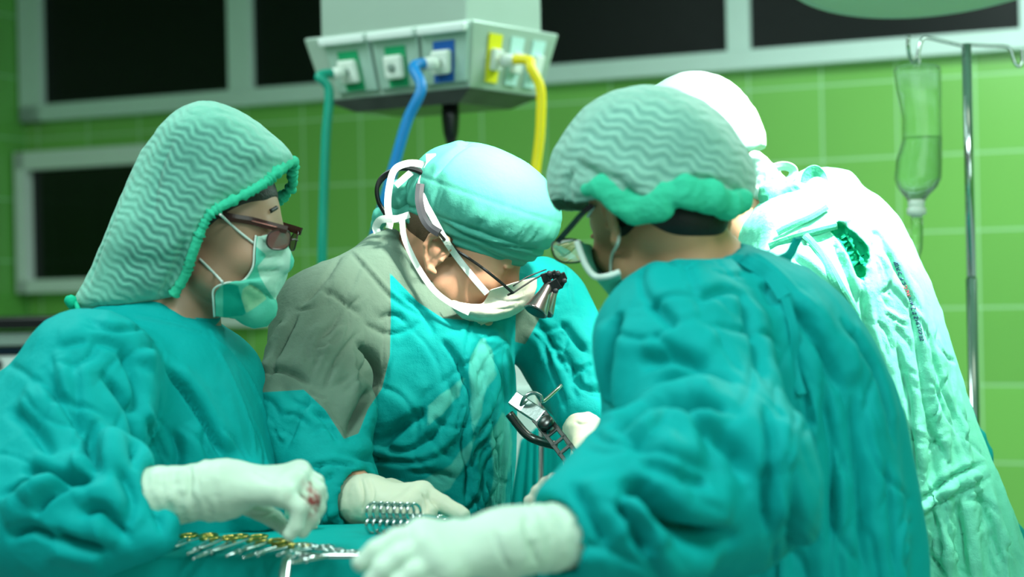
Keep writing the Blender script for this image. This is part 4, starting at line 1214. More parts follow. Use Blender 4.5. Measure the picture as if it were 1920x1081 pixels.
S = auto_creases(1, [([(250,620),(400,620),(515,860),(250,860)], 62, 14, 8, (80,190), (.004,.008), .6), ([(40,690),(240,680),(250,880),(0,880)], 70, 35, 8, (90,200), (.006,.010), .6), ([(130,600),(290,610),(240,700),(90,700)], 150, 20, 7, (60,120), (.006,.012), .5)]) + [([(309, 685), (349, 731), (387, 790), (424, 862)], .010, .014, 's'),
     ([(236, 655), (252, 695), (256, 740), (250, 790)], .016, .016, 's'),
     ([(190, 700), (220, 736), (239, 775), (246, 822), (250, 872)], .013, .020, 'v'),
     ([(89, 683), (110, 736), (150, 795), (182, 870)], .018, .014, 's'),
     ([(165, 800), (177, 849), (188, 890)], .012, .018, 'v'),
     ([(41, 878), (81, 884), (124, 899), (172, 900)], .014, .022, 'v'),
     ([(0, 935), (43, 914), (91, 900), (140, 905)], .012, .014, 'z'),
     ([(66, 962), (102, 930), (140, 908)], .011, .016, 's'),
     ([(215, 880), (240, 935), (225, 990)], .018, .012, 'z'),
     ([(270, 905), (300, 960), (312, 1010)], .012, .010, 's'),
     ([(150, 967), (180, 955), (205, 965), (240, 1010)], .013, .014, 'v'),
     ([(100, 1000), (150, 1020), (200, 1028)], .014, .014, 'v'),
     ([(20, 760), (70, 800), (110, 860)], .02, .012, 's'),
     ([(10, 1000), (60, 985), (110, 1010)], .015, .012, 's'),
     ([(170, 628), (230, 650), (280, 700)], .02, .008, 's'),
     ([(398, 629), (446, 677), (484, 742), (521, 857)], .004, .004, 'r'),
     ([(400, 640), (440, 720), (470, 800), (480, 862)], .004, .0035, 'r'),
     ([(300, 720), (296, 780), (268, 850)], .006, .005, 'v'), ([(240, 592), (290, 604), (345, 616), (396, 634)], .0035, .0015, 'd'), ([(244, 588), (292, 599), (347, 611), (398, 628)], .003, .003, 'r'),
     ([(330, 800), (340, 850), (330, 900)], .015, .009, 's')]
S = [(a_, b_, c_*(1.3 if b_ > .0095 else 1), d_) for a_, b_, c_, d_ in S]
v = sculpt(v, f, S)
gown_o = link('gown', mesh_np('gown', v, f), M['gown_nurse'], root); gbv = bvh_of(v, f)
# collar band
cen_ = nb + A3(.002, 0, .0)
b = MB(); ax = hd.L(0, -.03, -.04) - nb; ax /= np.linalg.norm(ax)
b.lathe(nb + ax*.006, ax, [(-.03, .090), (.0, .078), (.012, .075), (.030, .072), (.032, .068), (.0, .070)], 56, cap=False); b.build('collar', M['gown_nurse'], root, True)
glove('glove', P(250, 936, 2.30), wr[0], .0405, .036, fg_n, M['glove_nurse'], root, 3, blood=[(P(592, 940, 2.25), .03), (P(588, 915, 2.26), .022), (P(545, 930, 2.21), .018)],
      folds=[([(352, 868), (358, 900), (352, 935)], .006, .003, 'v'), ([(470, 880), (500, 900), (520, 905)], .006, .002, 'v'), ([(450, 960), (490, 965), (525, 955)], .006, .0025, 'v')])
# glove on the other, half hidden hand
fg2 = [fin((545, 950, 2.56, .012), (570, 965, 2.56, .010), (590, 975, 2.56, .009)), fin((545, 960, 2.58, .012), (568, 976, 2.58, .010), (585, 985, 2.58, .009)),
       fin((540, 968, 2.60, .012), (560, 984, 2.60, .010), (575, 992, 2.60, .009)), fin((535, 974, 2.62, .011), (550, 988, 2.62, .009), (560, 995, 2.62, .008)), fin((515, 935, 2.55, .012), (535, 935, 2.54, .010), (552, 940, 2.54, .009))]
glove('glove', P(470, 930, 2.64), wr[1], .038, .032, fg2, M['glove_surgeon'], root, 8)
# hair under the cap
Fh = Field(hd.O - .17, hd.O + .19, .003)
Fh.add(ell(hd.L(0, -.012, .058), A3(.081, .103, .084)*hd.k, hd.R), .01)
hn = hd.R[:, 1]; ho = hd.L(0, .044, .0); hz = hd.R[:, 2]; hzo = hd.L(0, 0, -.012)
Fh.keep(lambda X, Y, Z: (((X-ho[0])*hn[0] + (Y-ho[1])*hn[1] + (Z-ho[2])*hn[2])*.88 - ((X-ho[0])*hz[0] + (Y-ho[1])*hz[1] + (Z-ho[2])*hz[2])*.50).astype(np.float32))
Fh.keep(lambda X, Y, Z: -((X-hzo[0])*hz[0] + (Y-hzo[1])*hz[1] + (Z-hzo[2])*hz[2]).astype(np.float32))
hv_, hf_ = Fh.extract(); link('hair', mesh_np('hair', hv_, hf_), M['hair'], root)
surf_tube('eyebrow', [bv], [(506, 396), (518, 389), (530, 388)], .0032, M['hair'], root, .0005)
# the long crimped cap
st_c = stations([(193, 376, 404, 2.66, .03), (200, 355, 430, 2.66, .06), (214, 330, 456, 2.66, .085), (240, 303, 492, 2.66, .106), (272, 280, 528, 2.66, .115), (296, 265, 549, 2.66, .118), (306, 260, 552, 2.66, .118), (325, 250, 545, 2.66, .117),
                 (350, 240, 546, 2.66, .118), (385, 224, 506, 2.66, .116), (420, 210, 468, 2.66, .120), (460, 194, 438, 2.66, .114), (500, 177, 415, 2.66, .096), (535, 158, 390, 2.66, .088), (560, 145, 345, 2.66, .078), (572, 143, 288, 2.66, .07), (581, 160, 262, 2.66, .055)], 2.66, .1)
F = Field((st_c[0][1] - .35, 2.50, P(0, 600, 2.66)[2]), (P(600, 0, 2.66)[0], 2.82, P(0, 170, 2.66)[2]), .0036)
F.add(zloft(st_c, 2.25, soft=.02, smooth=.012), .001)
# face opening: remove what lies in front of the brim line, leaving a shell
brim = [(560, 296), (505, 338), (470, 358), (420, 384), (396, 402), (381, 430), (366, 470), (352, 512), (330, 548), (292, 574), (270, 590)]
v, f = F.extract(); v = relax(v, f, 3)
n = vnormals(v, f)
px_, d__ = proj(v)
poly_face = brim + [(300, 700), (700, 700), (700, 280)]
inside = inpoly(px_, poly_face)
q = v - hd.O; u_ = q @ A3(.80, 0, -.6); v__ = q @ A3(.6, 0, .80)
lam_d = np.sin(v__*2*math.pi/.0125*1.0 + 1.3*np.sin(u_*2*math.pi/.034) + 5.5*(fnoise(v, 28, 2)*.5))
v = v + n*(.003*fnoise(v, 13, 3, 5, True) + .0012*fnoise(v, 40, 2, 6))[:, None]
drop = inside > 2
keepf = ~drop[f].all(1)
used = np.unique(f[keepf]); mp = -np.ones(len(v), int); mp[used] = np.arange(len(used))
v_c, f_c = v[used], mp[f[keepf]]
v_c = sculpt(v_c, f_c, [([(300, 560), (330, 500), (350, 440)], .012, .006, 'v'), ([(250, 300), (225, 380), (190, 470), (165, 540)], .012, .004, 's'), ([(330, 250), (300, 330), (290, 420)], .014, .004, 's')])
me = mesh_np('surgical_cap', v_c, f_c)
pxc, _ = proj(v_c)
core = np.clip(inpoly(pxc, [(330, 225), (420, 220), (500, 262), (520, 300), (470, 340), (400, 372), (372, 420), (350, 500), (300, 548), (230, 560), (200, 520), (262, 380), (290, 290)])/26 + .2, 0, 1)
crimp_attrs(me, v_c, hd, A3(.80, 0, -.6), A3(.6, 0, .80), core)
cap = link('surgical_cap', me, M['crimp_nurse'], root); sm = cap.modifiers.new('solid', 'SOLIDIFY'); sm.thickness = .0015; sm.offset = -1
cbv = bvh_of(v_c, f_c)
def mirror_pt(hd_):
    r = hd_.R[:, 0]
    return lambda X: X - 2*((X - hd_.O) @ r)[..., None]*r
mir = mirror_pt(hd)
near = []
for p in brim[1:-1]:
    q_, n_ = hit(cbv, p[0] - 5, p[1] - 5)
    near.append((q_ + n_*.003 - cU*.005) if q_ is not None else P(p[0], p[1], 2.57))
fr = P(548, 303, 2.66)
near = [fr] + near
far = list(mir(np.array(near[1:])))[:7]
ruffle('elastic_band', near[1:9], .0075, M['band'], cap, freq=2400, amp=.22)
ruffle('elastic_band', [near[1], (near[0] + near[1])/2 + A3(0, -.02, 0), near[0], (near[0] + far[0])/2, far[0], far[1], far[2]], .0075, M['band'], cap, seed=2, freq=1500)
b = MB(); b.lathe(P(140, 562, 2.62), (-.6, -.3, -.4), [(-.004, .004), (0, .010), (.008, .012), (.014, .008)], 14); b.tube([P(140, 562, 2.62), P(146, 578, 2.60), P(150, 590, 2.59)], .004, 8); b.build('knot', M['band_deep'], cap, True)
# mask
E_ = [hit(bv, 478, 440, .004)[0], hit(bv, 474, 470, .005)[0], hit(bv, 471, 498, .006)[0], hit(bv, 452, 522, .010)[0], P(424, 530, 2.56), P(401, 542, 2.57), P(400, 566, 2.58), P(402, 593, 2.60)]
Fm = [P(516, 436, 2.645), P(534, 455, 2.65), P(541, 480, 2.65), P(539, 505, 2.65), P(530, 530, 2.65), P(512, 560, 2.65), P(486, 586, 2.65), P(450, 596, 2.65)]
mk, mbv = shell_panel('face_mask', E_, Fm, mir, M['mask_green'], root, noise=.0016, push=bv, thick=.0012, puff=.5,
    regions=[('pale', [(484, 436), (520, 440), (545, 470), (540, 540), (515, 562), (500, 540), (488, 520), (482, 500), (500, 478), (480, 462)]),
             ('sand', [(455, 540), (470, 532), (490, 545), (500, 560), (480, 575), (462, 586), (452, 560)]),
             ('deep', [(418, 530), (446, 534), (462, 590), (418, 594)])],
    strokes=[([(476, 505), (505, 505), (535, 502)], .004, .004, 's'), ([(460, 528), (490, 545), (515, 562)], .005, .006, 'v'), ([(448, 540), (462, 570), (470, 590)], .004, .004, 'r'),
             ([(478, 470), (500, 478), (532, 470)], .004, .003, 's'), ([(408, 535), (408, 565), (410, 590)], .002, .0015, 'v'), ([(414, 535), (414, 565), (416, 590)], .002, .0015, 'v')])
b = MB(); b.tube(E_, .0016, 8, smooth=6); b.build('mask_edge', M['trim_white'], mk, True)
surf_tube('ear_loop', [bv, mbv], [(413, 402, 2.535), (430, 417), (450, 435), (474, 456)], .0019, M['tape'], mk, .003)
surf_tube('ear_loop', [bv, mbv], [(376, 486), (390, 500), (404, 514), (417, 528, 2.555)], .0019, M['tape'], mk, .003)
# spectacles
sp_ = empty('eyeglasses', (0, 0, 0), None, None); sp_.parent = root; sp_.matrix_parent_inverse = Matrix.Translation(root.location).inverted()
pt = surf_pts([bv], [(412, 402), (435, 408), (470, 414)], .005) + [P(500, 421, 2.59), P(520, 426, 2.595)]
pt.append(P(537, 428, 2.60)); ptm = [np.array(p) for p in pt]
def bar_path(name, pts, wd, th, mt, parent):
    return ribbon(name, pts, wd, mt, parent, thick=th, k=6)
def glasses_parts(parent, temple_pts, lens_c, R, rw, rh, mirror, m_frame, m_lens, r=.0016, square=2.6, twid=.008, far=None):
    for mr_ in (lambda X: np.array(X), mirror):
        bar_path('temple', [(mr_(np.array(p)[None])[0] if mr_ is mirror else np.array(p)) for p in (far if (far and mr_ is mirror) else temple_pts)], twid, .0012, m_frame, parent)
        pts = []
        for a in np.arange(28)*2*math.pi/28:
            c_, s_ = math.cos(a), math.sin(a)
            x = abs(c_)**(2/square)*math.copysign(1, c_)*rw; z = abs(s_)**(2/square)*math.copysign(1, s_)*rh
            pts.append(lens_c + R[:, 0]*x + R[:, 2]*z + R[:, 1]*(-(x/rw)**2*.002))
        P_ = np.array(pts)
        if mr_ is mirror: P_ = mirror(P_)
        b = MB(); b.tube(list(P_), r, 8, closed=True); rim = b.build('rim', m_frame, parent, True)
        b = MB(); n_ = len(P_); o_ = R[:, 1]*.0006
        b.add(list(P_ + o_) + list(P_ - o_), [tuple(range(n_)), tuple(range(2*n_ - 1, n_ - 1, -1))] + [(i, i + n_, (i+1) % n_ + n_, (i+1) % n_) for i in range(n_)]); b.build('lens', m_lens, rim)
    a = lens_c - R[:, 0]*rw*(-1 if (lens_c - mirror(lens_c[None])[0]) @ R[:, 0] < 0 else 1)
    b = MB(); c2 = mirror(a[None])[0]; b.tube([a, (a + c2)/2 + R[:, 1]*.003 + R[:, 2]*.002, c2], r, 8, smooth=4); b.build('bridge', m_frame, parent, True)
gR = hd.R
lc_ = P(524, 449, 2.60)
glasses_parts(sp_, ptm[:-1] + [P(538, 431, 2.60)], lc_, frame(-34, -14), .026, .0155, mir, M['brown_frame'], M['lens_pink'], .0013, twid=.012)
b = MB(); b.tube([p + A3(0, -.0022, 0) for p in ptm[2:5]], .0012, 6, smooth=4); b.build('inlay', plain('pink_inlay', (190, 120, 110), .3, .4), sp_, True)

# ================================================================== middle surgeon
hd = Head(P(858, 472, 2.99), frame(-12, -27), 1.09, (-.002, -.012))
nb = P(752, 528, 3.03)
sh = [P(612, 612, 2.93), P(1010, 585, 3.16)]
el = [P(566, 790, 2.80), P(1082, 690, 3.12)]
wr = [P(690, 938, 2.66), P(1096, 810, 2.98)]
st = stations([(452, 700, 748, 3.04, .05), (480, 672, 800, 3.04, .09), (515, 632, 850, 3.04, .11), (545, 600, 885, 3.04, .12), (580, 585, 915, 3.04, .13), (640, 600, 955, 3.03, .14), (700, 625, 966, 3.03, .15), (780, 640, 967), (860, 645, 966), (920, 645, 958), (1000, 640, 945), (1081, 640, 940), (1300, 620, 950), (1600, 600, 960)], 3.02, .15)
fg_s = [fin((792, 922, 2.62, .0150), (830, 945, 2.60, .0140), (858, 960, 2.585, .0125), (868, 965, 2.58, .0115)),
        fin((780, 935, 2.60, .0140), (805, 962, 2.585, .0120), (802, 990, 2.58, .0105), (790, 1004, 2.59, .0095)),
        fin((765, 950, 2.58, .0135), (788, 975, 2.57, .0118), (786, 1000, 2.58, .0105), (775, 1012, 2.60, .0095)),
        fin((748, 958, 2.57, .0125), (770, 982, 2.56, .0105), (768, 1004, 2.57, .0095), (760, 1014, 2.58, .0088)),
        fin((735, 915, 2.70, .0150), (770, 925, 2.70, .0120), (800, 940, 2.69, .0100))]
fg_sl = [fin((1092, 850, 2.90, .013), (1094, 885, 2.86, .011), (1090, 905, 2.84, .010)), fin((1104, 852, 2.92, .013), (1108, 890, 2.88, .011), (1106, 912, 2.86, .010)),
         fin((1116, 850, 2.94, .013), (1122, 888, 2.90, .011), (1120, 908, 2.88, .010)), fin((1126, 846, 2.96, .012), (1134, 878, 2.92, .010), (1134, 895, 2.90, .009)), fin((1086, 835, 2.92, .013), (1080, 860, 2.86, .011), (1078, 875, 2.83, .010))]
root, body, bv = person_base('surgeon in the middle with magnifying loupes, cloth cap and grey-shouldered teal gown',
    hd, nb, sh, el, wr, st, [(-.32, 3.14, .5, -.8), (-.08, 3.24, .5, -.8)], M['skin_surgeon'], hands=(hand_prims(wr[0], fg_s, .036, .003), hand_prims(wr[1], fg_sl, .032, .003)), neck_r=.060)
F = gown_field(st, sh, el, [P(642, 930, 2.70), P(1094, 776, 3.01)], [(.085, .088, .058), (.084, .080, .048)], kk=.05,
    extra=[(cone(P(740, 520, 3.0), P(612, 600, 2.95), .075, .085), .05), (cone(P(800, 545, 3.05), P(1010, 575, 3.15), .07, .08), .05),
           (cone(P(545, 790, 2.80), P(600, 800, 2.80), .075, .08), .04), (cone(P(600, 880, 2.72), P(640, 930, 2.70), .062, .055), .03)])
F.cut(cone(hd.L(0, -.03, -.03), nb + A3(0, 0, .0), .072, .080), .01)
F.cut(cone(P(640, 931, 2.70), P(690, 938, 2.66), .046, .046), .008)
v, f = F.extract(); v = relax(v, f, 3)
v = wrinkles(v, f, 21, .005, low=((-.15, 3.02), 1.0, .012, 12))
S = auto_creases(2, [([(470,540),(720,480),(725,720),(470,720)], 118, 22, 16, (60,150), (.004,.008), .65), ([(490,740),(640,740),(630,870),(520,850)], 20, 25, 12, (30,90), (.004,.008), .7), ([(735,560),(880,600),(870,980),(640,970)], 40, 40, 14, (60,150), (.004,.009), .6), ([(850,620),(966,620),(960,980),(850,980)], 100, 18, 30, (50,160), (.003,.007), .9), ([(980,520),(1110,520),(1110,760),(1030,700)], 60, 30, 16, (40,100), (.004,.009), .8), ([(580,880),(640,870),(640,990),(590,990)], 100, 15, 8, (30,80), (.004,.007), .8)]) + [([(664, 640), (690, 667), (703, 705), (686, 744), (668, 783), (652, 818)], .016, .026, 'v'),
     ([(662, 655), (660, 700), (658, 745)], .007, .007, 'r'),
     ([(530, 603), (507, 640), (478, 690)], .010, .008, 's'), ([(560, 580), (530, 640), (500, 710)], .010, .008, 'z'), ([(600, 540), (640, 560), (680, 590)], .012, .005, 's'),
     ([(684, 480), (645, 567), (607, 645), (570, 735)], .0035, .003, 'd'), ([(692, 482), (653, 570), (615, 648), (578, 738)], .0035, .003, 'r'),
     ([(731, 520), (731, 583), (731, 666), (718, 728), (684, 766)], .004, .0035, 'd'),
     ([(573, 733), (610, 770), (645, 822)], .0035, .0035, 'r'), ([(652, 468), (690, 510), (735, 560), (800, 600)], .0035, .004, 'd'), ([(658, 463), (697, 505), (742, 553), (806, 592)], .003, .003, 'r'),
     ([(706, 835), (740, 805), (773, 782), (800, 760)], .018, .020, 's'), ([(716, 842), (751, 850), (784, 842), (812, 815)], .014, .014, 'z'),
     ([(634, 846), (706, 857), (784, 862), (830, 846)], .012, .013, 's'),
     ([(840, 706), (852, 756), (823, 808), (790, 844)], .012, .010, 'v'),
     ([(851, 660), (868, 700), (884, 750), (868, 822), (879, 889), (873, 960)], .008, .012, 's'),
     ([(905, 640), (940, 712), (923, 789), (934, 872), (926, 960)], .008, .010, 'z'),
     ([(829, 633), (850, 660), (866, 690)], .010, .008, 's'), ([(751, 555), (795, 583), (818, 633)], .010, .005, 's'),
     ([(890, 830), (905, 800), (940, 760)], .008, .008, 'v'), ([(760, 880), (830, 885), (860, 900)], .008, .007, 's'), ([(760, 905), (800, 925), (850, 940)], .008, .007, 'z'),
     ([(945, 650), (950, 760), (945, 860), (935, 950)], .006, .007, 's'), ([(910, 900), (915, 940), (905, 985)], .006, .007, 'v'),
     ([(1051, 600), (1079, 640), (1100, 660)], .010, .012, 'v'), ([(1023, 639), (1045, 711), (1062, 760)], .010, .014, 's'), ([(1085, 700), (1100, 690), (1112, 680)], .007, .008, 'v'), ([(1000, 600), (1040, 660), (1060, 700)], .012, .010, 'z'),
     ([(590, 735), (560, 790), (540, 840)], .010, .007, 's'), ([(579, 879), (623, 868), (668, 874)], .006, .008, 'v'), ([(590, 900), (600, 930), (615, 975)], .007, .010, 's'), ([(575, 890), (590, 940), (600, 990)], .007, .008, 'z'),
     ([(640, 480), (600, 540), (560, 580)], .01, .006, 's'), ([(480, 700), (530, 690), (590, 720)], .012, .008, 's')]
v = sculpt(v, f, S)
me = mesh_np('gown', v, f); px_, d__ = proj(v); dp = (v - CAM) @ cF
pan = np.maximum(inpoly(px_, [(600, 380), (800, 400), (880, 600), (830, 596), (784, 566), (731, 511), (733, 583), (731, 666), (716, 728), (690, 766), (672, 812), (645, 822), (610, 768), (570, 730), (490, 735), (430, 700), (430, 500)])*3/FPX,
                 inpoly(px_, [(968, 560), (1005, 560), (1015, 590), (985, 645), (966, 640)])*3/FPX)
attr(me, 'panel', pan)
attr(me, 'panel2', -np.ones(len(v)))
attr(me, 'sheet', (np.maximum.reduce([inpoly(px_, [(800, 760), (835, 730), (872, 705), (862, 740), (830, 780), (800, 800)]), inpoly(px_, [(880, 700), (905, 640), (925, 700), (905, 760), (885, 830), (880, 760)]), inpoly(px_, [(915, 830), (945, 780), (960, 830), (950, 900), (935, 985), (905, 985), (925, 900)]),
     inpoly(px_, [(790, 900), (850, 870), (900, 800), (880, 860), (840, 910), (800, 930)])]) + 16*fnoise(v, 16, 4, 3))*1.2/FPX)  # paler patches painted in where the stiff cloth is lit
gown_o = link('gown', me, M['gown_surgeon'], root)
b = MB(); ax = A3(.50, -.10, .86); ax = ax/np.linalg.norm(ax)
b.lathe(nb - ax*.030, ax, [(-.01, .094), (.0, .094), (.02, .088), (.040, .084), (.042, .080), (.0, .085)], 56, cap=False)
M['grey_cloth'] = cloth('grey_green_cotton', (102, 126, 110), wrinkle=.5, wscale=30)
b.build('collar', M['grey_cloth'], root, True)
glove('glove', P(650, 932, 2.70), wr[0], .042, .036, fg_s, M['glove_surgeon'], root, 5,
      folds=[([(676, 895), (682, 930), (676, 965)], .005, .003, 'v'), ([(690, 895), (700, 920), (697, 950)], .006, .002, 'v'), ([(790, 925), (800, 940), (800, 960)], .004, .003, 'v')])
glove('glove', P(1092, 762, 3.02), wr[1], .036, .032, fg_sl, M['glove_surgeon'], root, 6, folds=[([(1078, 790), (1090, 795), (1105, 792)], .005, .002, 'v')])
# close-cropped hair
Fh = Field(hd.O - .18, hd.O + .18, .003)
Fh.add(ell(hd.L(0, -.010, .048), A3(.078, .100, .084)*hd.k, hd.R), .01)
Fh.keep(lambda X, Y, Z: ((X-hd.O[0])*hd.R[0, 1] + (Y-hd.O[1])*hd.R[1, 1] + (Z-hd.O[2])*hd.R[2, 1] - .01).astype(np.float32))
q0 = hd.L(0, 0, -.012); Fh.keep(lambda X, Y, Z: -((X-q0[0])*hd.R[0, 2] + (Y-q0[1])*hd.R[1, 2] + (Z-q0[2])*hd.R[2, 2]).astype(np.float32))
hv_, hf_ = Fh.extract(); link('hair', mesh_np('hair', hv_, hf_), M['stubble'], root)
# cloth cap: wide crown gathered over a band
R_ = hd.R
F = Field(hd.O - .24, hd.O + .24, .0036)
F.add(ell(hd.L(0, .000, .072), A3(.094, .122, .086)*hd.k, R_), .01)
F.add(ell(hd.L(0, .010, .102), A3(.104, .124, .078)*hd.k, R_), .03)
up = R_[:, 2]; bo = hd.L(0, .095, .022); bo2 = hd.L(0, -.10, .000)
# lower rim plane runs from the brow to the nape
fwv = bo - bo2; fwv /= np.linalg.norm(fwv); pn = np.cross(R_[:, 0], fwv); pn /= np.linalg.norm(pn)
F.keep(lambda X, Y, Z: -((X-bo[0])*pn[0] + (Y-bo[1])*pn[1] + (Z-bo[2])*pn[2]).astype(np.float32))
v, f = F.extract(); v = relax(v, f, 3); n = vnormals(v, f)
hgt = (v - bo) @ pn; ang = np.arctan2((v - hd.O) @ R_[:, 1], (v - hd.O) @ R_[:, 0])
ga = np.exp(-((hgt - .062)/.028)**2)
d = ga*.0055*fnoise(np.stack([np.cos(ang)*5.5, np.sin(ang)*5.5, hgt*8], -1), 1.0, 3, 5, True)*1.0 - .004*np.exp(-((hgt - .040 - .004*fnoise(v, 6, 1))/.004)**2) - .0010*np.exp(-((hgt - .094)/.003)**2) + .003*fnoise(v, 9, 3, 2)
d += .0016*np.sin(hgt*420 + 2*fnoise(v, 8, 2, 7))*np.clip((.042 - hgt)/.01, 0, 1)
v = v + n*d[:, None]
v = sculpt(v, f, [([(858, 275), (890, 262), (935, 262)], .010, .005, 's'), ([(815, 330), (850, 290), (880, 272)], .008, .007, 'v'), ([(800, 400), (880, 440), (960, 462), (1035, 465)], .004, .004, 's')])
cap = link('surgical_cap', mesh_np('surgical_cap', v, f), M['cap_cloth'], root); cbv = bvh_of(v, f)
# cap tails at the back
dk = 2.99
def blob(name, prs, mt, parent, h=.003, nz=.003, sd_=0, lo=None, hi=None):
    lo = np.min([p.lo for p in prs], 0) - .02; hi = np.max([p.hi for p in prs], 0) + .02
    F = Field(lo, hi, h)
    for p in prs: F.add(p, .01)
    v, f = F.extract(); v = relax(v, f, 2); n = vnormals(v, f); v = v + n*(nz*fnoise(v, 28, 3, sd_, True))[:, None]
    return link(name, mesh_np(name, v, f), mt, parent)
blob('cap_tail', [cone(P(800, 345, 2.97), P(752, 362, 2.97), .020, .022, (cF, 2)), cone(P(752, 362, 2.97), P(745, 395, 2.98), .022, .012, (cF, 2)), cone(P(800, 360, 2.97), P(800, 420, 2.97), .022, .026, (cF, 1.6))], M['cap_cloth'], cap, sd_=3)
blob('cap_tail', [cone(P(716, 404, 2.98), P(772, 392, 2.97), .012, .016, (cF, 2)), cone(P(716, 404, 2.98), P(706, 425, 2.99), .012, .010, (cF, 2)), cone(P(770, 395, 2.97), P(800, 430, 2.96), .014, .02, (cF, 1.6))], M['cap_cloth'], cap, sd_=5)
# mask
mir = mirror_pt(hd)
def fp(px, py, off=.004, d=2.9):
    q_, n_ = hit(bv, px, py, off)
    return q_ if q_ is not None else P(px, py, d)
E_ = [fp(914, 540, .005), fp(905, 556, .006), fp(893, 568, .007), fp(868, 566, .009), P(846, 562, 2.90), P(836, 562, 2.905)]
Fm = [P(1004, 519, 2.965), P(1004, 540, 2.965), P(994, 564, 2.965), P(972, 584, 2.965), P(932, 600, 2.965), P(884, 602, 2.965)]
mk, mbv = shell_panel('face_mask', E_, Fm, mir, M['mask_white'], root, noise=.0016, push=bv, strokes=[([(915, 550), (950, 565), (985, 560)], .004, .002, 'v'), ([(895, 575), (930, 580), (965, 575)], .004, .002, 'v')])
up1 = [P(800, 318, 2.93), P(789, 345, 2.92), P(795, 375, 2.90), P(812, 408, 2.885)] + surf_pts([bv, cbv], [(835, 446), (860, 480), (890, 520), (912, 545)], .006)
ribbon('mask_tie', up1, .0110, M['tape'], mk)
lo1 = [P(754, 412, 2.91), P(757, 440, 2.905), P(768, 470, 2.90), P(788, 508, 2.895), P(815, 545, 2.89), P(848, 570, 2.89), P(880, 586, 2.90)]
ribbon('mask_tie', lo1, .0100, M['tape'], mk)
ribbon('mask_tie', [P(803, 318, 2.93), P(790, 308, 2.93), P(765, 306, 2.93), P(740, 318, 2.93), P(730, 350, 2.93), P(727, 385, 2.93), P(731, 415, 2.93), P(729, 428, 2.93)], .012, M['tape'], mk)
ribbon('mask_tie', [P(803, 318, 2.925), P(808, 305, 2.925), P(808, 288, 2.925)], .017, M['tape'], mk)
ribbon('mask_tie', [P(772, 322, 2.93), P(760, 332, 2.93), P(742, 348, 2.93)], .011, M['tape'], mk)
ribbon('mask_tie', [P(756, 412, 2.91), P(735, 410, 2.92), P(714, 412, 2.93), P(705, 425, 2.94), P(708, 436, 2.94)], .013, M['tape'], mk)
ribbon('mask_tie', [P(735, 412, 2.91), P(750, 408, 2.91), P(768, 402, 2.91)], .011, M['tape'], mk)
# loupes
lp_ = empty('loupes', (0, 0, 0), None, None); lp_.parent = root; lp_.matrix_parent_inverse = Matrix.Translation(root.location).inverted(); lp_['label'] = 'black magnifying loupes on a cord'
tpl = [P(788, 345, 2.91), P(786, 375, 2.90), P(793, 405, 2.885), P(806, 425, 2.875), P(824, 437, 2.865)]
ribbon('retainer_strap', tpl, .014, M['graphite'], lp_, thick=.002)
tm = [P(822, 436, 2.866)] + surf_pts([bv, cbv], [(850, 458), (880, 482)], .006) + [P(910, 506, 2.875), P(940, 530, 2.88), P(962, 549, 2.885)]
ribbon('temple', tm, .0048, M['black'], lp_, thick=.0012)
b = MB(); b.tube([P(962, 549, 2.885), P(958, 550, 2.887), P(952, 553, 2.89)], .002, 6); b.tube([P(962, 549, 2.885), P(975, 540, 2.89), P(1000, 524, 2.90), P(1022, 512, 2.91)], .0016, 6, smooth=4)
b.tube([P(962, 536, 2.90), P(985, 521, 2.91), P(1005, 512, 2.92), P(1024, 505, 2.93)], .0013, 6, smooth=4); b.build('rim', M['black'], lp_, True)
for k, (x0, y0) in enumerate(((740, 300), (744, 306))):
    b = MB(); b.tube([P(800, 328, 2.925), P(775, 318 - 3*k, 2.93), P(745, 317, 2.94), P(718, 330 + 6*k, 2.95), P(707, 352 + 4*k, 2.95), P(710, 378, 2.95), P(722, 400, 2.95), P(728, 418, 2.95)], .0042 - .0008*k, 8, smooth=7)
    b.build('cord', M['black'], lp_, True)
b = MB(); rg = random.Random(4)
for (x, y, dx, dy, dz) in ((1022, 520, .006, .008, .010), (1034, 516, .010, .006, .008), (1046, 522, .008, .009, .010), (1056, 518, .005, .007, .006), (1040, 535, .009, .010, .012), (1028, 531, .006, .006, .008), (1052, 533, .005, .006, .006)):
    a = rg.uniform(-.6, .6); Rm = np.array([[math.cos(a), 0, math.sin(a)], [0, 1, 0], [-math.sin(a), 0, math.cos(a)]])
    b.box(P(x, y, 2.905), (dx, dz, dy), Rm)
b.build('hinge_mount', M['black'], lp_, bevel=.0015)
b = MB()
for (x, y) in ((1030, 512), (1046, 512), (1058, 526), (1042, 545)):
    b.lathe(P(x, y, 2.893), (0, -1, 0), [(0, .0045), (.004, .0045), (.006, .003)], 14)
b.build('screw_knob', M['graphite'], lp_, True)
oc = P(1026, 541, 2.90); ax_ = P(1004, 584, 2.885) - oc; ax_ /= np.linalg.norm(ax_)
M['lens_barrel'] = plain('pinkish_metal_barrel', (168, 150, 150), .25, .9)
for k, dx in enumerate((0, .052)):
    o_ = oc + (A3(.012, .062, 0) if k else 0)
    b = MB(); b.lathe(o_ + ax_*.004, ax_, [(-.014, .009), (-.004, .0095), (0, .0105), (.006, .011), (.034, .0195), (.040, .0215), (.0425, .0215), (.043, .019)], 28); bl_ = b.build('lens_barrel', M['lens_barrel'], lp_, True)
    b = MB(); b.lathe(o_ + ax_*.047, ax_, [(0, .019), (.0008, .0185)], 28); b.build('lens', M['black'], bl_)

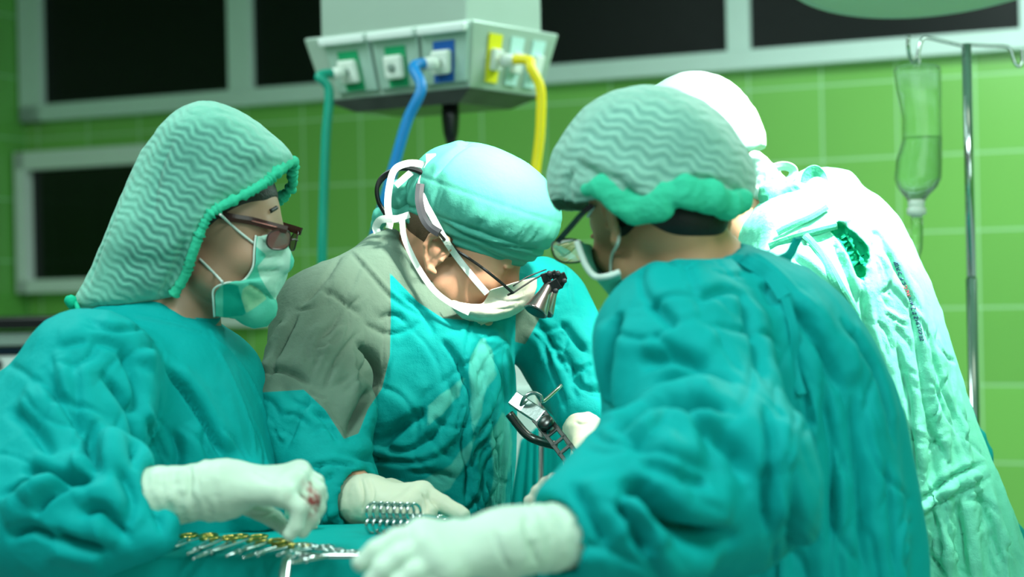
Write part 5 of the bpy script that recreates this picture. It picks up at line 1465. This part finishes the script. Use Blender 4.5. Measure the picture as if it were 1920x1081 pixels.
# ================================================================== front right surgeon, back to us
hd = Head(P(1240, 418, 2.40), frame(119, -18), 1.14)
nb = P(1288, 525, 2.40)
sh = [P(1450, 610, 2.50), P(1274, 655, 2.27)]
el = [P(1330, 880, 2.62), P(1362, 905, 2.10)]
wr = [P(1075, 925, 2.50), P(948, 1018, 1.90)]
st = stations([(452, 1320, 1372, 2.42, .04), (466, 1280, 1408, 2.42, .08), (486, 1232, 1450, 2.42, .11), (510, 1188, 1505, 2.42, .13), (540, 1150, 1550, 2.42, .15), (580, 1135, 1590, 2.42, .165), (640, 1128, 1630), (720, 1130, 1663), (800, 1135, 1685), (900, 1150, 1705), (1000, 1165, 1718), (1081, 1180, 1726), (1300, 1170, 1745), (1600, 1160, 1770)], 2.42, .17)
fg_r = [fin((792, 1002, 1.875, .0150), (745, 1012, 1.865, .0135), (706, 1032, 1.86, .0120), (678, 1054, 1.86, .0105)),
        fin((800, 1024, 1.865, .0150), (752, 1042, 1.85, .0135), (718, 1066, 1.845, .0120), (698, 1088, 1.845, .0105)),
        fin((815, 1048, 1.86, .0145), (775, 1072, 1.845, .0130), (748, 1096, 1.84, .0115), (735, 1114, 1.84, .0100)),
        fin((836, 1070, 1.86, .0130), (802, 1098, 1.85, .0115), (782, 1120, 1.845, .0100), (772, 1134, 1.845, .0090)),
        fin((900, 1000, 1.93, .0160), (850, 995, 1.95, .0135), (812, 1004, 1.95, .0115))]
fg_rr = [fin((1040, 925, 2.48, .0125), (1034, 905, 2.475, .0105), (1038, 896, 2.47, .0085)), fin((1028, 932, 2.48, .0125), (1016, 918, 2.475, .0105), (1022, 904, 2.47, .0085)),
         fin((1018, 940, 2.48, .0120), (1004, 934, 2.475, .0100), (1006, 920, 2.47, .0085)), fin((1010, 950, 2.48, .0110), (995, 948, 2.475, .0095), (992, 938, 2.47, .0080)), fin((1042, 945, 2.45, .013), (1020, 950, 2.44, .011), (1004, 952, 2.44, .009))]
root, body, bv = person_base('surgeon nearest on the right, seen from behind in a crimped green cap and teal gown',
    hd, nb, sh, el, wr, st, [(.25, 2.42, -.7, .6), (.52, 2.56, -.7, .6)], M['skin_back'], hands=(hand_prims(wr[0], fg_rr, .030, .003), hand_prims(wr[1], fg_r, .036, .003)), neck_r=.066)
F = gown_field(st, sh, el, [P(1110, 925, 2.52), P(1138, 990, 1.98)], [(.09, .08, .05), (.100, .098, .062)], kk=.06,
    extra=[(cone(P(1300, 560, 2.40), P(1274, 640, 2.28), .06, .095), .06), (cone(P(1340, 900, 2.10), P(1190, 925, 2.03), .098, .078), .05), (cone(P(1190, 940, 2.02), P(1085, 978, 1.96), .080, .050), .04), (cone(P(1190, 1000, 2.01), P(1098, 1005, 1.96), .070, .052), .04)])
F.cut(cone(hd.L(0, -.03, -.03), nb + A3(0, 0, .0), .076, .086), .01)
F.cut(ell(P(930, 1010, 1.93), A3(.066, .09, .075)), .012)
F.cut(cone(P(1075, 1000, 1.95), P(948, 1018, 1.90), .044, .044), .006)
v, f = F.extract(); v = relax(v, f, 3)
v = wrinkles(v, f, 31, .006, freq=(9, 9, 4), low=((.32, 2.42), 1.25, .012, 17))
S = auto_creases(3, [([(1140,540),(1420,500),(1440,760),(1150,760)], 35, 40, 8, (90,200), (.007,.012), .5), ([(1100,800),(1430,800),(1430,1040),(1100,1040)], 30, 28, 9, (100,220), (.008,.013), .6), ([(1440,560),(1620,680),(1710,1080),(1440,1080)], 86, 8, 26, (120,320), (.006,.011), .5), ([(1180,500),(1400,460),(1560,600),(1300,560)], 30, 20, 6, (60,140), (.005,.010), .5)]) + [([(1155, 812), (1190, 790), (1251, 774), (1317, 775), (1368, 780)], .020, .024, 'v'),
     ([(1290, 800), (1341, 815), (1390, 852), (1408, 905)], .022, .014, 's'),
     ([(1165, 903), (1209, 930), (1245, 972), (1290, 1002), (1368, 1008)], .022, .026, 'v'),
     ([(1155, 940), (1190, 984), (1221, 1035)], .016, .016, 's'), ([(1200, 860), (1260, 890), (1330, 900)], .02, .012, 's'),
     ([(1486, 625), (1498, 700), (1510, 755), (1510, 818)], .010, .013, 'v'),
     ([(1438, 767), (1440, 882), (1446, 1005)], .014, .012, 's'), ([(1396, 548), (1416, 641), (1438, 715)], .016, .010, 's'),
     ([(1534, 720), (1552, 852), (1560, 1035)], .014, .009, 'z'), ([(1600, 740), (1618, 912), (1620, 1060)], .014, .008, 's'),
     ([(1575, 600), (1640, 700), (1675, 825)], .014, .008, 'v'), ([(1160, 585), (1148, 680), (1160, 780)], .018, .016, 'v'),
     ([(1305, 566), (1353, 545), (1390, 550)], .012, .008, 'v'), ([(1380, 478), (1396, 492), (1406, 510)], .007, .012, 'd'), ([(1430, 530), (1444, 548), (1458, 575)], .008, .014, 'd'), ([(1340, 462), (1356, 470), (1366, 486)], .006, .008, 'd'),
     ([(1221, 560), (1250, 590), (1275, 620)], .014, .008, 's'), ([(1200, 680), (1260, 660), (1340, 680)], .02, .010, 's'), ([(1220, 730), (1300, 700), (1380, 720)], .02, .010, 'z'),
     ([(1080, 900), (1110, 950), (1150, 1030)], .014, .010, 's'), ([(1480, 860), (1490, 960), (1495, 1070)], .016, .010, 's'), ([(1660, 860), (1672, 960), (1680, 1070)], .012, .008, 's'),
     ([(1480, 560), (1540, 640), (1580, 740)], .015, .009, 's'), ([(1410, 470), (1450, 500), (1490, 540), (1530, 590)], .005, .004, 'r')]
S = [(a_, b_, c_*(1.7 if b_ > .0125 else 1), d_) for a_, b_, c_, d_ in S]
v = sculpt(v, f, S)
gown_o = link('gown', mesh_np('gown', v, f), M['gown_back'], root); gbv = bvh_of(v, f)
b = MB(); ax = hd.L(0, -.035, -.06) - nb; ax /= np.linalg.norm(ax)
b.lathe(nb - ax*.040, ax, [(-.01, .102), (.0, .100), (.018, .095), (.034, .090), (.036, .086), (.0, .090)], 56, cap=False); b.build('collar', M['gown_back'], root, True)
ribbon('gown_tie', surf_pts([gbv], [(1335, 470), (1365, 468), (1400, 490), (1440, 520), (1470, 560)], .004), .018, M['gown_back'], root, thick=.0016)
ribbon('gown_tie', surf_pts([gbv], [(1470, 560), (1485, 620), (1490, 680), (1500, 740)], .004), .012, M['gown_back'], root, thick=.0016)
ribbon('gown_tie', [P(1438, 520, 2.36), P(1452, 495, 2.37), P(1478, 480, 2.40), P(1492, 455, 2.42), P(1496, 445, 2.42)], .018, M['gown_back'], root, thick=.0016, twist=1.0)
glove('glove', P(1092, 998, 1.955), wr[1], .0400, .036, fg_r, M['glove_front'], root, 13, palm_r=.017, folds=[([(985, 965), (990, 1010), (1010, 1060)], .007, .003, 'v'), ([(930, 990), (940, 1030), (960, 1070)], .008, .002, 's')])
glove('glove', P(1105, 925, 2.53), wr[0], .036, .031, fg_rr, M['glove_bloody'], root, 14, blood=[(P(1036, 893, 2.47), .018), (P(1046, 915, 2.47), .014), (P(1030, 925, 2.46), .010)])
# cropped hair at the nape
Fh = Field(hd.O - .2, hd.O + .2, .003)
Fh.add(ell(hd.L(0, -.014, .046), A3(.080, .104, .090)*hd.k, hd.R), .01)
Fh.add(ell(hd.L(0, -.062, -.012), A3(.052, .034, .040)*hd.k, hd.R), .02)
Fh.keep(lambda X, Y, Z: ((X-hd.O[0])*hd.R[0, 1] + (Y-hd.O[1])*hd.R[1, 1] + (Z-hd.O[2])*hd.R[2, 1] - .012).astype(np.float32))
hv_, hf_ = Fh.extract(); link('hair', mesh_np('hair', hv_, hf_), M['hair'], root)
# crimped cap
st_c = stations([(164, 1185, 1225, 2.40, .03), (170, 1150, 1262, 2.40, .06), (184, 1118, 1295, 2.40, .085), (210, 1085, 1335, 2.40, .11), (245, 1058, 1368, 2.40, .125), (285, 1036, 1394, 2.40, .132), (320, 1028, 1408, 2.40, .135), (350, 1028, 1412, 2.40, .135), (375, 1036, 1408, 2.40, .13), (392, 1048, 1396, 2.40, .125), (410, 1060, 1385, 2.40, .115), (425, 1075, 1370, 2.40, .105)], 2.40, .12)
F = Field((P(990, 0, 2.4)[0], 2.22, P(0, 450, 2.4)[2]), (P(1450, 0, 2.4)[0], 2.58, P(0, 140, 2.4)[2]), .0036)
F.add(zloft(st_c, 2.2, soft=.02, smooth=.012), .001)
v, f = F.extract(); v = relax(v, f, 3); n = vnormals(v, f); px_, d__ = proj(v); front = (v - CAM) @ cF < 2.40
edge = [(1030, 372), (1048, 368), (1075, 374), (1100, 372), (1128, 366), (1160, 390), (1195, 410), (1230, 402), (1250, 380), (1290, 376), (1330, 386), (1362, 402), (1390, 392), (1412, 376)]
low_poly = edge + [(1500, 600), (900, 600)]
zc_ = P(1220, 385, 2.40)[2]
cutm = np.where(front, inpoly(px_, low_poly) > 2, v[:, 2] < zc_ - .0)
v = v + n*(.0035*fnoise(v, 12, 3, 5, True) + .0012*fnoise(v, 40, 2, 6))[:, None]
keepf = ~cutm[f].all(1); used = np.unique(f[keepf]); mp = -np.ones(len(v), int); mp[used] = np.arange(len(used)); v_c, f_c = v[used], mp[f[keepf]]
v_c = sculpt(v_c, f_c, [([(1080, 300), (1130, 330), (1170, 375)], .012, .007, 's'), ([(1225, 380), (1290, 340), (1350, 345), (1395, 370)], .010, .006, 'z'), ([(1075, 320), (1065, 345), (1070, 370)], .01, .005, 'v'), ([(1140, 320), (1180, 350), (1215, 395)], .010, .006, 's')])
me = mesh_np('surgical_cap', v_c, f_c); pxc, _ = proj(v_c)
crimp_attrs(me, v_c, hd, A3(.9, 0, -.43), A3(.43, 0, .9), np.clip(inpoly(pxc, [(1090, 230), (1150, 190), (1230, 180), (1300, 210), (1350, 260), (1380, 320), (1330, 340), (1260, 345), (1200, 360), (1150, 320), (1100, 290), (1060, 300)])/26 + .3, 0, 1)*np.where((v_c - CAM) @ cF < 2.42, 1, .5))
cap = link('surgical_cap', me, M['crimp_back'], root); sm = cap.modifiers.new('solid', 'SOLIDIFY'); sm.thickness = .0015; sm.offset = -1
cbv = bvh_of(v_c, f_c)
pts = []
for p in edge[3:-1]:
    q_ = None
    for dy in (17, 22, 28):
        q_, n_ = hit(cbv, p[0], p[1] - dy)
        if q_ is not None: break
    if q_ is not None: pts.append(q_)
blob('gathered_edge', [cone(pts[i], pts[i+1], (.008, .013, .016, .018, .020, .013, .019, .019, .016, .016, .014, .012, .012)[i % 13], (.013, .016, .018, .020, .013, .019, .019, .016, .016, .014, .012, .012, .010)[i % 13], (-cF, 1.8)) for i in range(len(pts)-1)], M['band'], cap, nz=.004, sd_=9)
mir = mirror_pt(hd)
E_ = [P(1082, 452, 2.35), P(1090, 476, 2.345), P(1100, 500, 2.34), P(1116, 518, 2.335), P(1138, 518, 2.32), P(1162, 510, 2.32)]
Fm = [hd.L(0, .112, .008), hd.L(0, .122, -.015), hd.L(0, .120, -.045), hd.L(0, .112, -.075), hd.L(0, .098, -.105), hd.L(0, .07, -.125)]
mk, mbv = shell_panel('face_mask', E_, Fm, mir, M['mask_green'], root, noise=.001, puff=.1, push=bv, regions=[('pale', [(0, 0), (1, 0), (1, 1)]), ('sand', [(0, 0), (1, 0), (1, 1)]), ('deep', [(0, 0), (1, 0), (1, 1)])])
b = MB(); b.tube(E_, .0045, 10, smooth=6); b.build('mask_edge', M['trim_white'], mk, True)
surf_tube('ear_loop', [bv], [(1118, 386), (1106, 405), (1096, 430), (1089, 455)], .0022, M['trim_white'], mk, .003)
surf_tube('ear_loop', [bv], [(1156, 388), (1162, 415), (1158, 450), (1151, 480), (1149, 512)], .0024, M['trim_white'], mk, .003)
sp_ = empty('eyeglasses', (0, 0, 0), None, None); sp_.parent = root; sp_.matrix_parent_inverse = Matrix.Translation(root.location).inverted()
lcn = hd.L(-.034, .128, -.004)
glasses_parts(sp_, [P(1112, 384, 2.30), P(1092, 400, 2.31), P(1070, 425, 2.36), P(1046, 452, 2.42)], P(1066, 470, 2.43), hd.R, .028, .018, mir, M['black'], M['lens_clear'], .0014, twid=.008, far=[hd.L(-.078, .0, .012), hd.L(-.074, .04, .012), hd.L(-.066, .08, .010), hd.L(-.060, .112, .006)])
b = MB(); b.tube([P(1046, 456, 2.42), P(1062, 452, 2.43), P(1076, 450, 2.43)], .0018, 6); b.build('nose_arm', M['tape'], sp_, True)

# ================================================================== rear right surgeon in mint
hd = Head(P(1316, 318, 3.18), frame(172, -38), 1.12)
nb = P(1420, 440, 3.16)
sh = [P(1560, 470, 3.28), P(1490, 560, 2.98)]
el = [P(1440, 720, 3.30), P(1420, 740, 2.95)]
wr = [P(1250, 850, 3.15), P(1260, 870, 2.98)]
st = stations([(346, 1510, 1572, 3.12, .04), (362, 1450, 1612, 3.12, .09), (385, 1410, 1650, 3.12, .12), (420, 1390, 1682, 3.12, .145), (470, 1385, 1706, 3.12, .16), (530, 1385, 1736, 3.12, .17), (600, 1390, 1758), (680, 1400, 1782), (760, 1410, 1806), (830, 1420, 1832), (872, 1425, 1850), (905, 1430, 1868), (960, 1430, 1888), (1081, 1430, 1925), (1300, 1410, 1980), (1600, 1400, 2020)], 3.12, .175)
root, body, bv = person_base('stooping surgeon at the rear right in a pale mint gown tied at the nape',
    hd, nb, sh, el, wr, st, [(.74, 3.06, -.9, .1), (.84, 3.30, -.9, .1)], M['skin_rear'], neck_r=.060)
F = gown_field(st, sh, el, wr, [(.09, .08, .05), (.09, .08, .05)], kk=.05, extra=[(cone(P(1440, 450, 3.14), P(1540, 420, 3.12), .06, .10), .05)])
F.cut(cone(hd.L(0, -.03, -.03), nb + A3(0, 0, .0), .068, .074), .01)
v, f = F.extract(); v = relax(v, f, 3)
v = wrinkles(v, f, 41, .0055, freq=(12, 12, 3.2), fine=.0022, low=((.72, 3.12), 1.35, .010, 21))
S = auto_creases(4, [([(1600,400),(1690,440),(1840,860),(1700,900),(1640,640)], 72, 14, 36, (60,190), (.004,.008), .5), ([(1640,520),(1730,560),(1800,800),(1720,860)], 30, 40, 14, (20,60), (.003,.005), .5), ([(1710,960),(1860,900),(1930,1080),(1730,1080)], 74, 10, 26, (60,160), (.004,.007), .6), ([(1700,900),(1850,850),(1860,900),(1710,970)], 75, 20, 26, (15,40), (.003,.005), .7)]) + [([(1632, 480), (1622, 510), (1618, 550), (1632, 635), (1660, 711), (1688, 810)], .009, .011, 's'), ([(1640, 560), (1668, 700), (1690, 830)], .003, .003, 'd'),
     ([(1683, 640), (1708, 760), (1716, 904)], .008, .014, 's'), ([(1700, 540), (1714, 590), (1729, 711), (1745, 800), (1783, 870)], .009, .014, 's'), ([(1722, 600), (1745, 700), (1775, 790)], .008, .010, 'z'),
     ([(1745, 640), (1775, 740), (1812, 850)], .010, .008, 's'), ([(1652, 450), (1690, 520), (1730, 600)], .010, .007, 'v'),
     ([(1700, 950), (1740, 925), (1791, 890), (1845, 868)], .006, .010, 'v'), ([(1705, 985), (1750, 950), (1800, 925), (1856, 895)], .006, .008, 'v'), ([(1700, 968), (1745, 938), (1795, 908), (1850, 882)], .008, .009, 'r'),
     ([(1720, 985), (1750, 1040), (1775, 1081)], .008, .012, 's'), ([(1791, 925), (1806, 1000), (1815, 1081)], .008, .012, 's'), ([(1760, 930), (1780, 1000), (1800, 1070)], .007, .010, 'z'), ([(1850, 900), (1880, 1000), (1905, 1081)], .006, .007, 'r'), ([(1825, 905), (1860, 990), (1880, 1070)], .009, .007, 's'),
     ([(1640, 600), (1660, 620), (1675, 660)], .005, .005, 'v'), ([(1655, 585), (1680, 600), (1700, 610)], .005, .005, 'v'), ([(1735, 850), (1750, 830), (1770, 815)], .005, .006, 'v'), ([(1735, 790), (1752, 770), (1760, 740)], .005, .006, 'v'),
     ([(1572, 430), (1600, 480), (1622, 520)], .006, .010, 'v'), ([(1560, 440), (1590, 510), (1612, 570)], .008, .010, 's'), ([(1500, 460), (1560, 440), (1600, 410)], .008, .008, 'v'), ([(1480, 470), (1540, 520), (1590, 590)], .01, .010, 's')]
v = sculpt(v, f, S); n = vnormals(v, f); px_, d__ = proj(v)
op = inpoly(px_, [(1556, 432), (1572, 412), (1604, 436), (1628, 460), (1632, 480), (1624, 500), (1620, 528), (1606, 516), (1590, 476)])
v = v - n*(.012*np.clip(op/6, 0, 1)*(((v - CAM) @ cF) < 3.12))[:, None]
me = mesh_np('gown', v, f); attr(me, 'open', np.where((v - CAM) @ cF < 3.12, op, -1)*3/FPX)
gown_o = link('gown', me, M['gown_mint'], root); gbv = bvh_of(v, f)
b = MB(); ax = hd.L(0, -.035, -.06) - nb; ax /= np.linalg.norm(ax)
b.lathe(nb - ax*.01, ax, [(-.03, .096), (.0, .088), (.02, .080), (.022, .076), (.0, .080)], 48, cap=False); b.build('collar', M['gown_mint'], root, True)
# under-gown peeping out at the hip
blob('under_gown', [cone(P(1800, 900, 3.24), P(1850, 1100, 3.28), .06, .11), cone(P(1850, 1100, 3.28), P(1880, 1300, 3.30), .11, .14), cone(P(1800, 860, 3.26), P(1760, 760, 3.24), .06, .05)], M['gown_back'], root, h=.006, nz=.006)
# cap
F = Field(hd.O - .22, hd.O + .24, .004)
F.add(ell(hd.L(0, -.010, .066), A3(.092, .118, .092)*hd.k, hd.R), .01)
F.add(ell(hd.L(0, -.065, .010), A3(.075, .06, .06)*hd.k, hd.R), .04)
q0 = hd.L(0, .06, .03); q1 = hd.L(0, -.1, -.035); fw_ = q0 - q1; fw_ /= np.linalg.norm(fw_); pn = np.cross(hd.R[:, 0], fw_)
F.keep(lambda X, Y, Z: -((X-q0[0])*pn[0] + (Y-q0[1])*pn[1] + (Z-q0[2])*pn[2]).astype(np.float32))
v, f = F.extract(); v = relax(v, f, 2); n = vnormals(v, f); v = v + n*(.005*fnoise(v, 14, 3, 8, True))[:, None]
cap = link('surgical_cap', mesh_np('surgical_cap', v, f), M['cap_white'], root)
blob('cap_knot', [cone(P(1418, 300, 3.10), P(1440, 330, 3.10), .016, .02, (cF, 1.5)), cone(P(1440, 330, 3.10), P(1425, 355, 3.10), .02, .016, (cF, 1.5)), cone(P(1460, 345, 3.10), P(1440, 360, 3.10), .014, .016)], M['cap_white'], cap, nz=.005, sd_=2)
def tie(name, pts, wd, mt, parent, tw=.8): return ribbon(name, pts, wd, mt, parent, thick=.0018, twist=tw)
tie('cap_tie', [P(1428, 335, 3.09), P(1446, 318, 3.09), P(1470, 311, 3.09), P(1487, 318, 3.09), P(1485, 332, 3.09), P(1474, 340, 3.09)], .016, M['cap_white'], cap)
tie('cap_tie', [P(1425, 352, 3.085), P(1455, 352, 3.08), P(1476, 366, 3.07), P(1484, 390, 3.06), P(1480, 412, 3.05)], .014, M['cap_white'], cap)
blob('gown_knot', [cone(P(1500, 362, 3.06), P(1530, 388, 3.04), .022, .026, (cF, 1.4)), cone(P(1480, 372, 3.06), P(1500, 400, 3.04), .02, .022, (cF, 1.4)), cone(P(1530, 388, 3.04), P(1548, 382, 3.03), .02, .015), cone(P(1455, 372, 3.08), P(1490, 430, 3.04), .03, .025, (cF, 1.5))], M['gown_mint'], gown_o, nz=.006, sd_=4)
tie('gown_tie', [P(1548, 392, 3.02), P(1532, 365, 3.04), P(1514, 344, 3.05), P(1516, 326, 3.05), P(1528, 320, 3.05), P(1540, 332, 3.05), P(1544, 352, 3.04), P(1540, 375, 3.03)], .020, M['gown_mint'], gown_o, .5)
tie('gown_tie', surf_pts([gbv], [(1550, 392), (1520, 410), (1490, 424), (1460, 440)], .006), .010, M['gown_mint'], gown_o, .3)
tie('gown_tie', surf_pts([gbv], [(1500, 436), (1530, 470), (1562, 530), (1585, 575)], .005), .011, M['gown_mint'], gown_o, .5)
tie('gown_tie', surf_pts([gbv], [(1508, 440), (1545, 490), (1575, 540), (1605, 590)], .006), .010, M['gown_mint'], gown_o, -.5)
tie('gown_tie', surf_pts([gbv], [(1445, 466), (1480, 452), (1520, 440), (1565, 420)], .005), .011, M['gown_mint'], gown_o, .3)
# faded printed lettering down the back: strokes, unreadable in the photograph
rg = random.Random(3); lpath = spline([np.array([1680., 492., 0]), np.array([1694, 530, 0]), np.array([1710, 570, 0]), np.array([1722, 610, 0]), np.array([1730, 640, 0])], 5)
ink = MB(); inkr = MB()
for i in range(len(lpath) - 1):
    c = lpath[i][:2]; t = lpath[i+1][:2] - c; t /= np.linalg.norm(t); s = np.array([t[1], -t[0]])
    for (a0_, b0_, a1_, b1_) in rg.sample([(-2.6, -3, -2.6, 3), (2.6, -3, 2.6, 3), (-2.6, 0, 2.6, 0), (-2.6, 3, 2.6, 3), (-2.6, -3, 2.6, -3), (-2.6, -3, 2.6, 3)], 3):
        q0_, n0_ = hit(gbv, *(c + t*a0_ + s*b0_), .0012); q1_, n1_ = hit(gbv, *(c + t*a1_ + s*b1_), .0012)
        if q0_ is not None and q1_ is not None: (inkr if 6 <= i <= 8 else ink).tube([q0_, q1_], .0007, 5)
ink.build('printed_lettering', M['ink'], gown_o, True)
if inkr.v: inkr.build('printed_lettering', M['ink_red'], gown_o, True)
# mask on the hidden face
mir = mirror_pt(hd)
E_ = [hd.L(.068, .070, .0), hd.L(.066, .06, -.03), hd.L(.058, .05, -.07), hd.L(.04, .045, -.10)]
Fm = [hd.L(0, .118, .0), hd.L(0, .132, -.03), hd.L(0, .118, -.08), hd.L(0, .08, -.118)]
shell_panel('face_mask', E_, Fm, mir, M['mask_white'], root)
for i_, w_ in enumerate(wr):
    fd = A3(-.9, -.1, -.42); fd /= np.linalg.norm(fd); sd__ = A3(0, 1, 0); base_ = np.array(w_)
    fgs = [[(base_ + fd*.095 + sd__*(-.030 + .02*j), .012), (base_ + fd*.13 + sd__*(-.032 + .021*j) + A3(0, 0, -.006), .0105), (base_ + fd*.155 + sd__*(-.032 + .021*j) + A3(0, 0, -.025), .009)] for j in range(4)]
    fgs.append([(base_ + fd*.035 + sd__*.035, .014), (base_ + fd*.075 + sd__*.05 + A3(0, 0, -.02), .011), (base_ + fd*.10 + sd__*.045 + A3(0, 0, -.035), .009)])
    glove('glove', base_ - fd*.08, base_, .037, .031, fgs, M['glove_surgeon'], root, 50 + i_, h=.004)
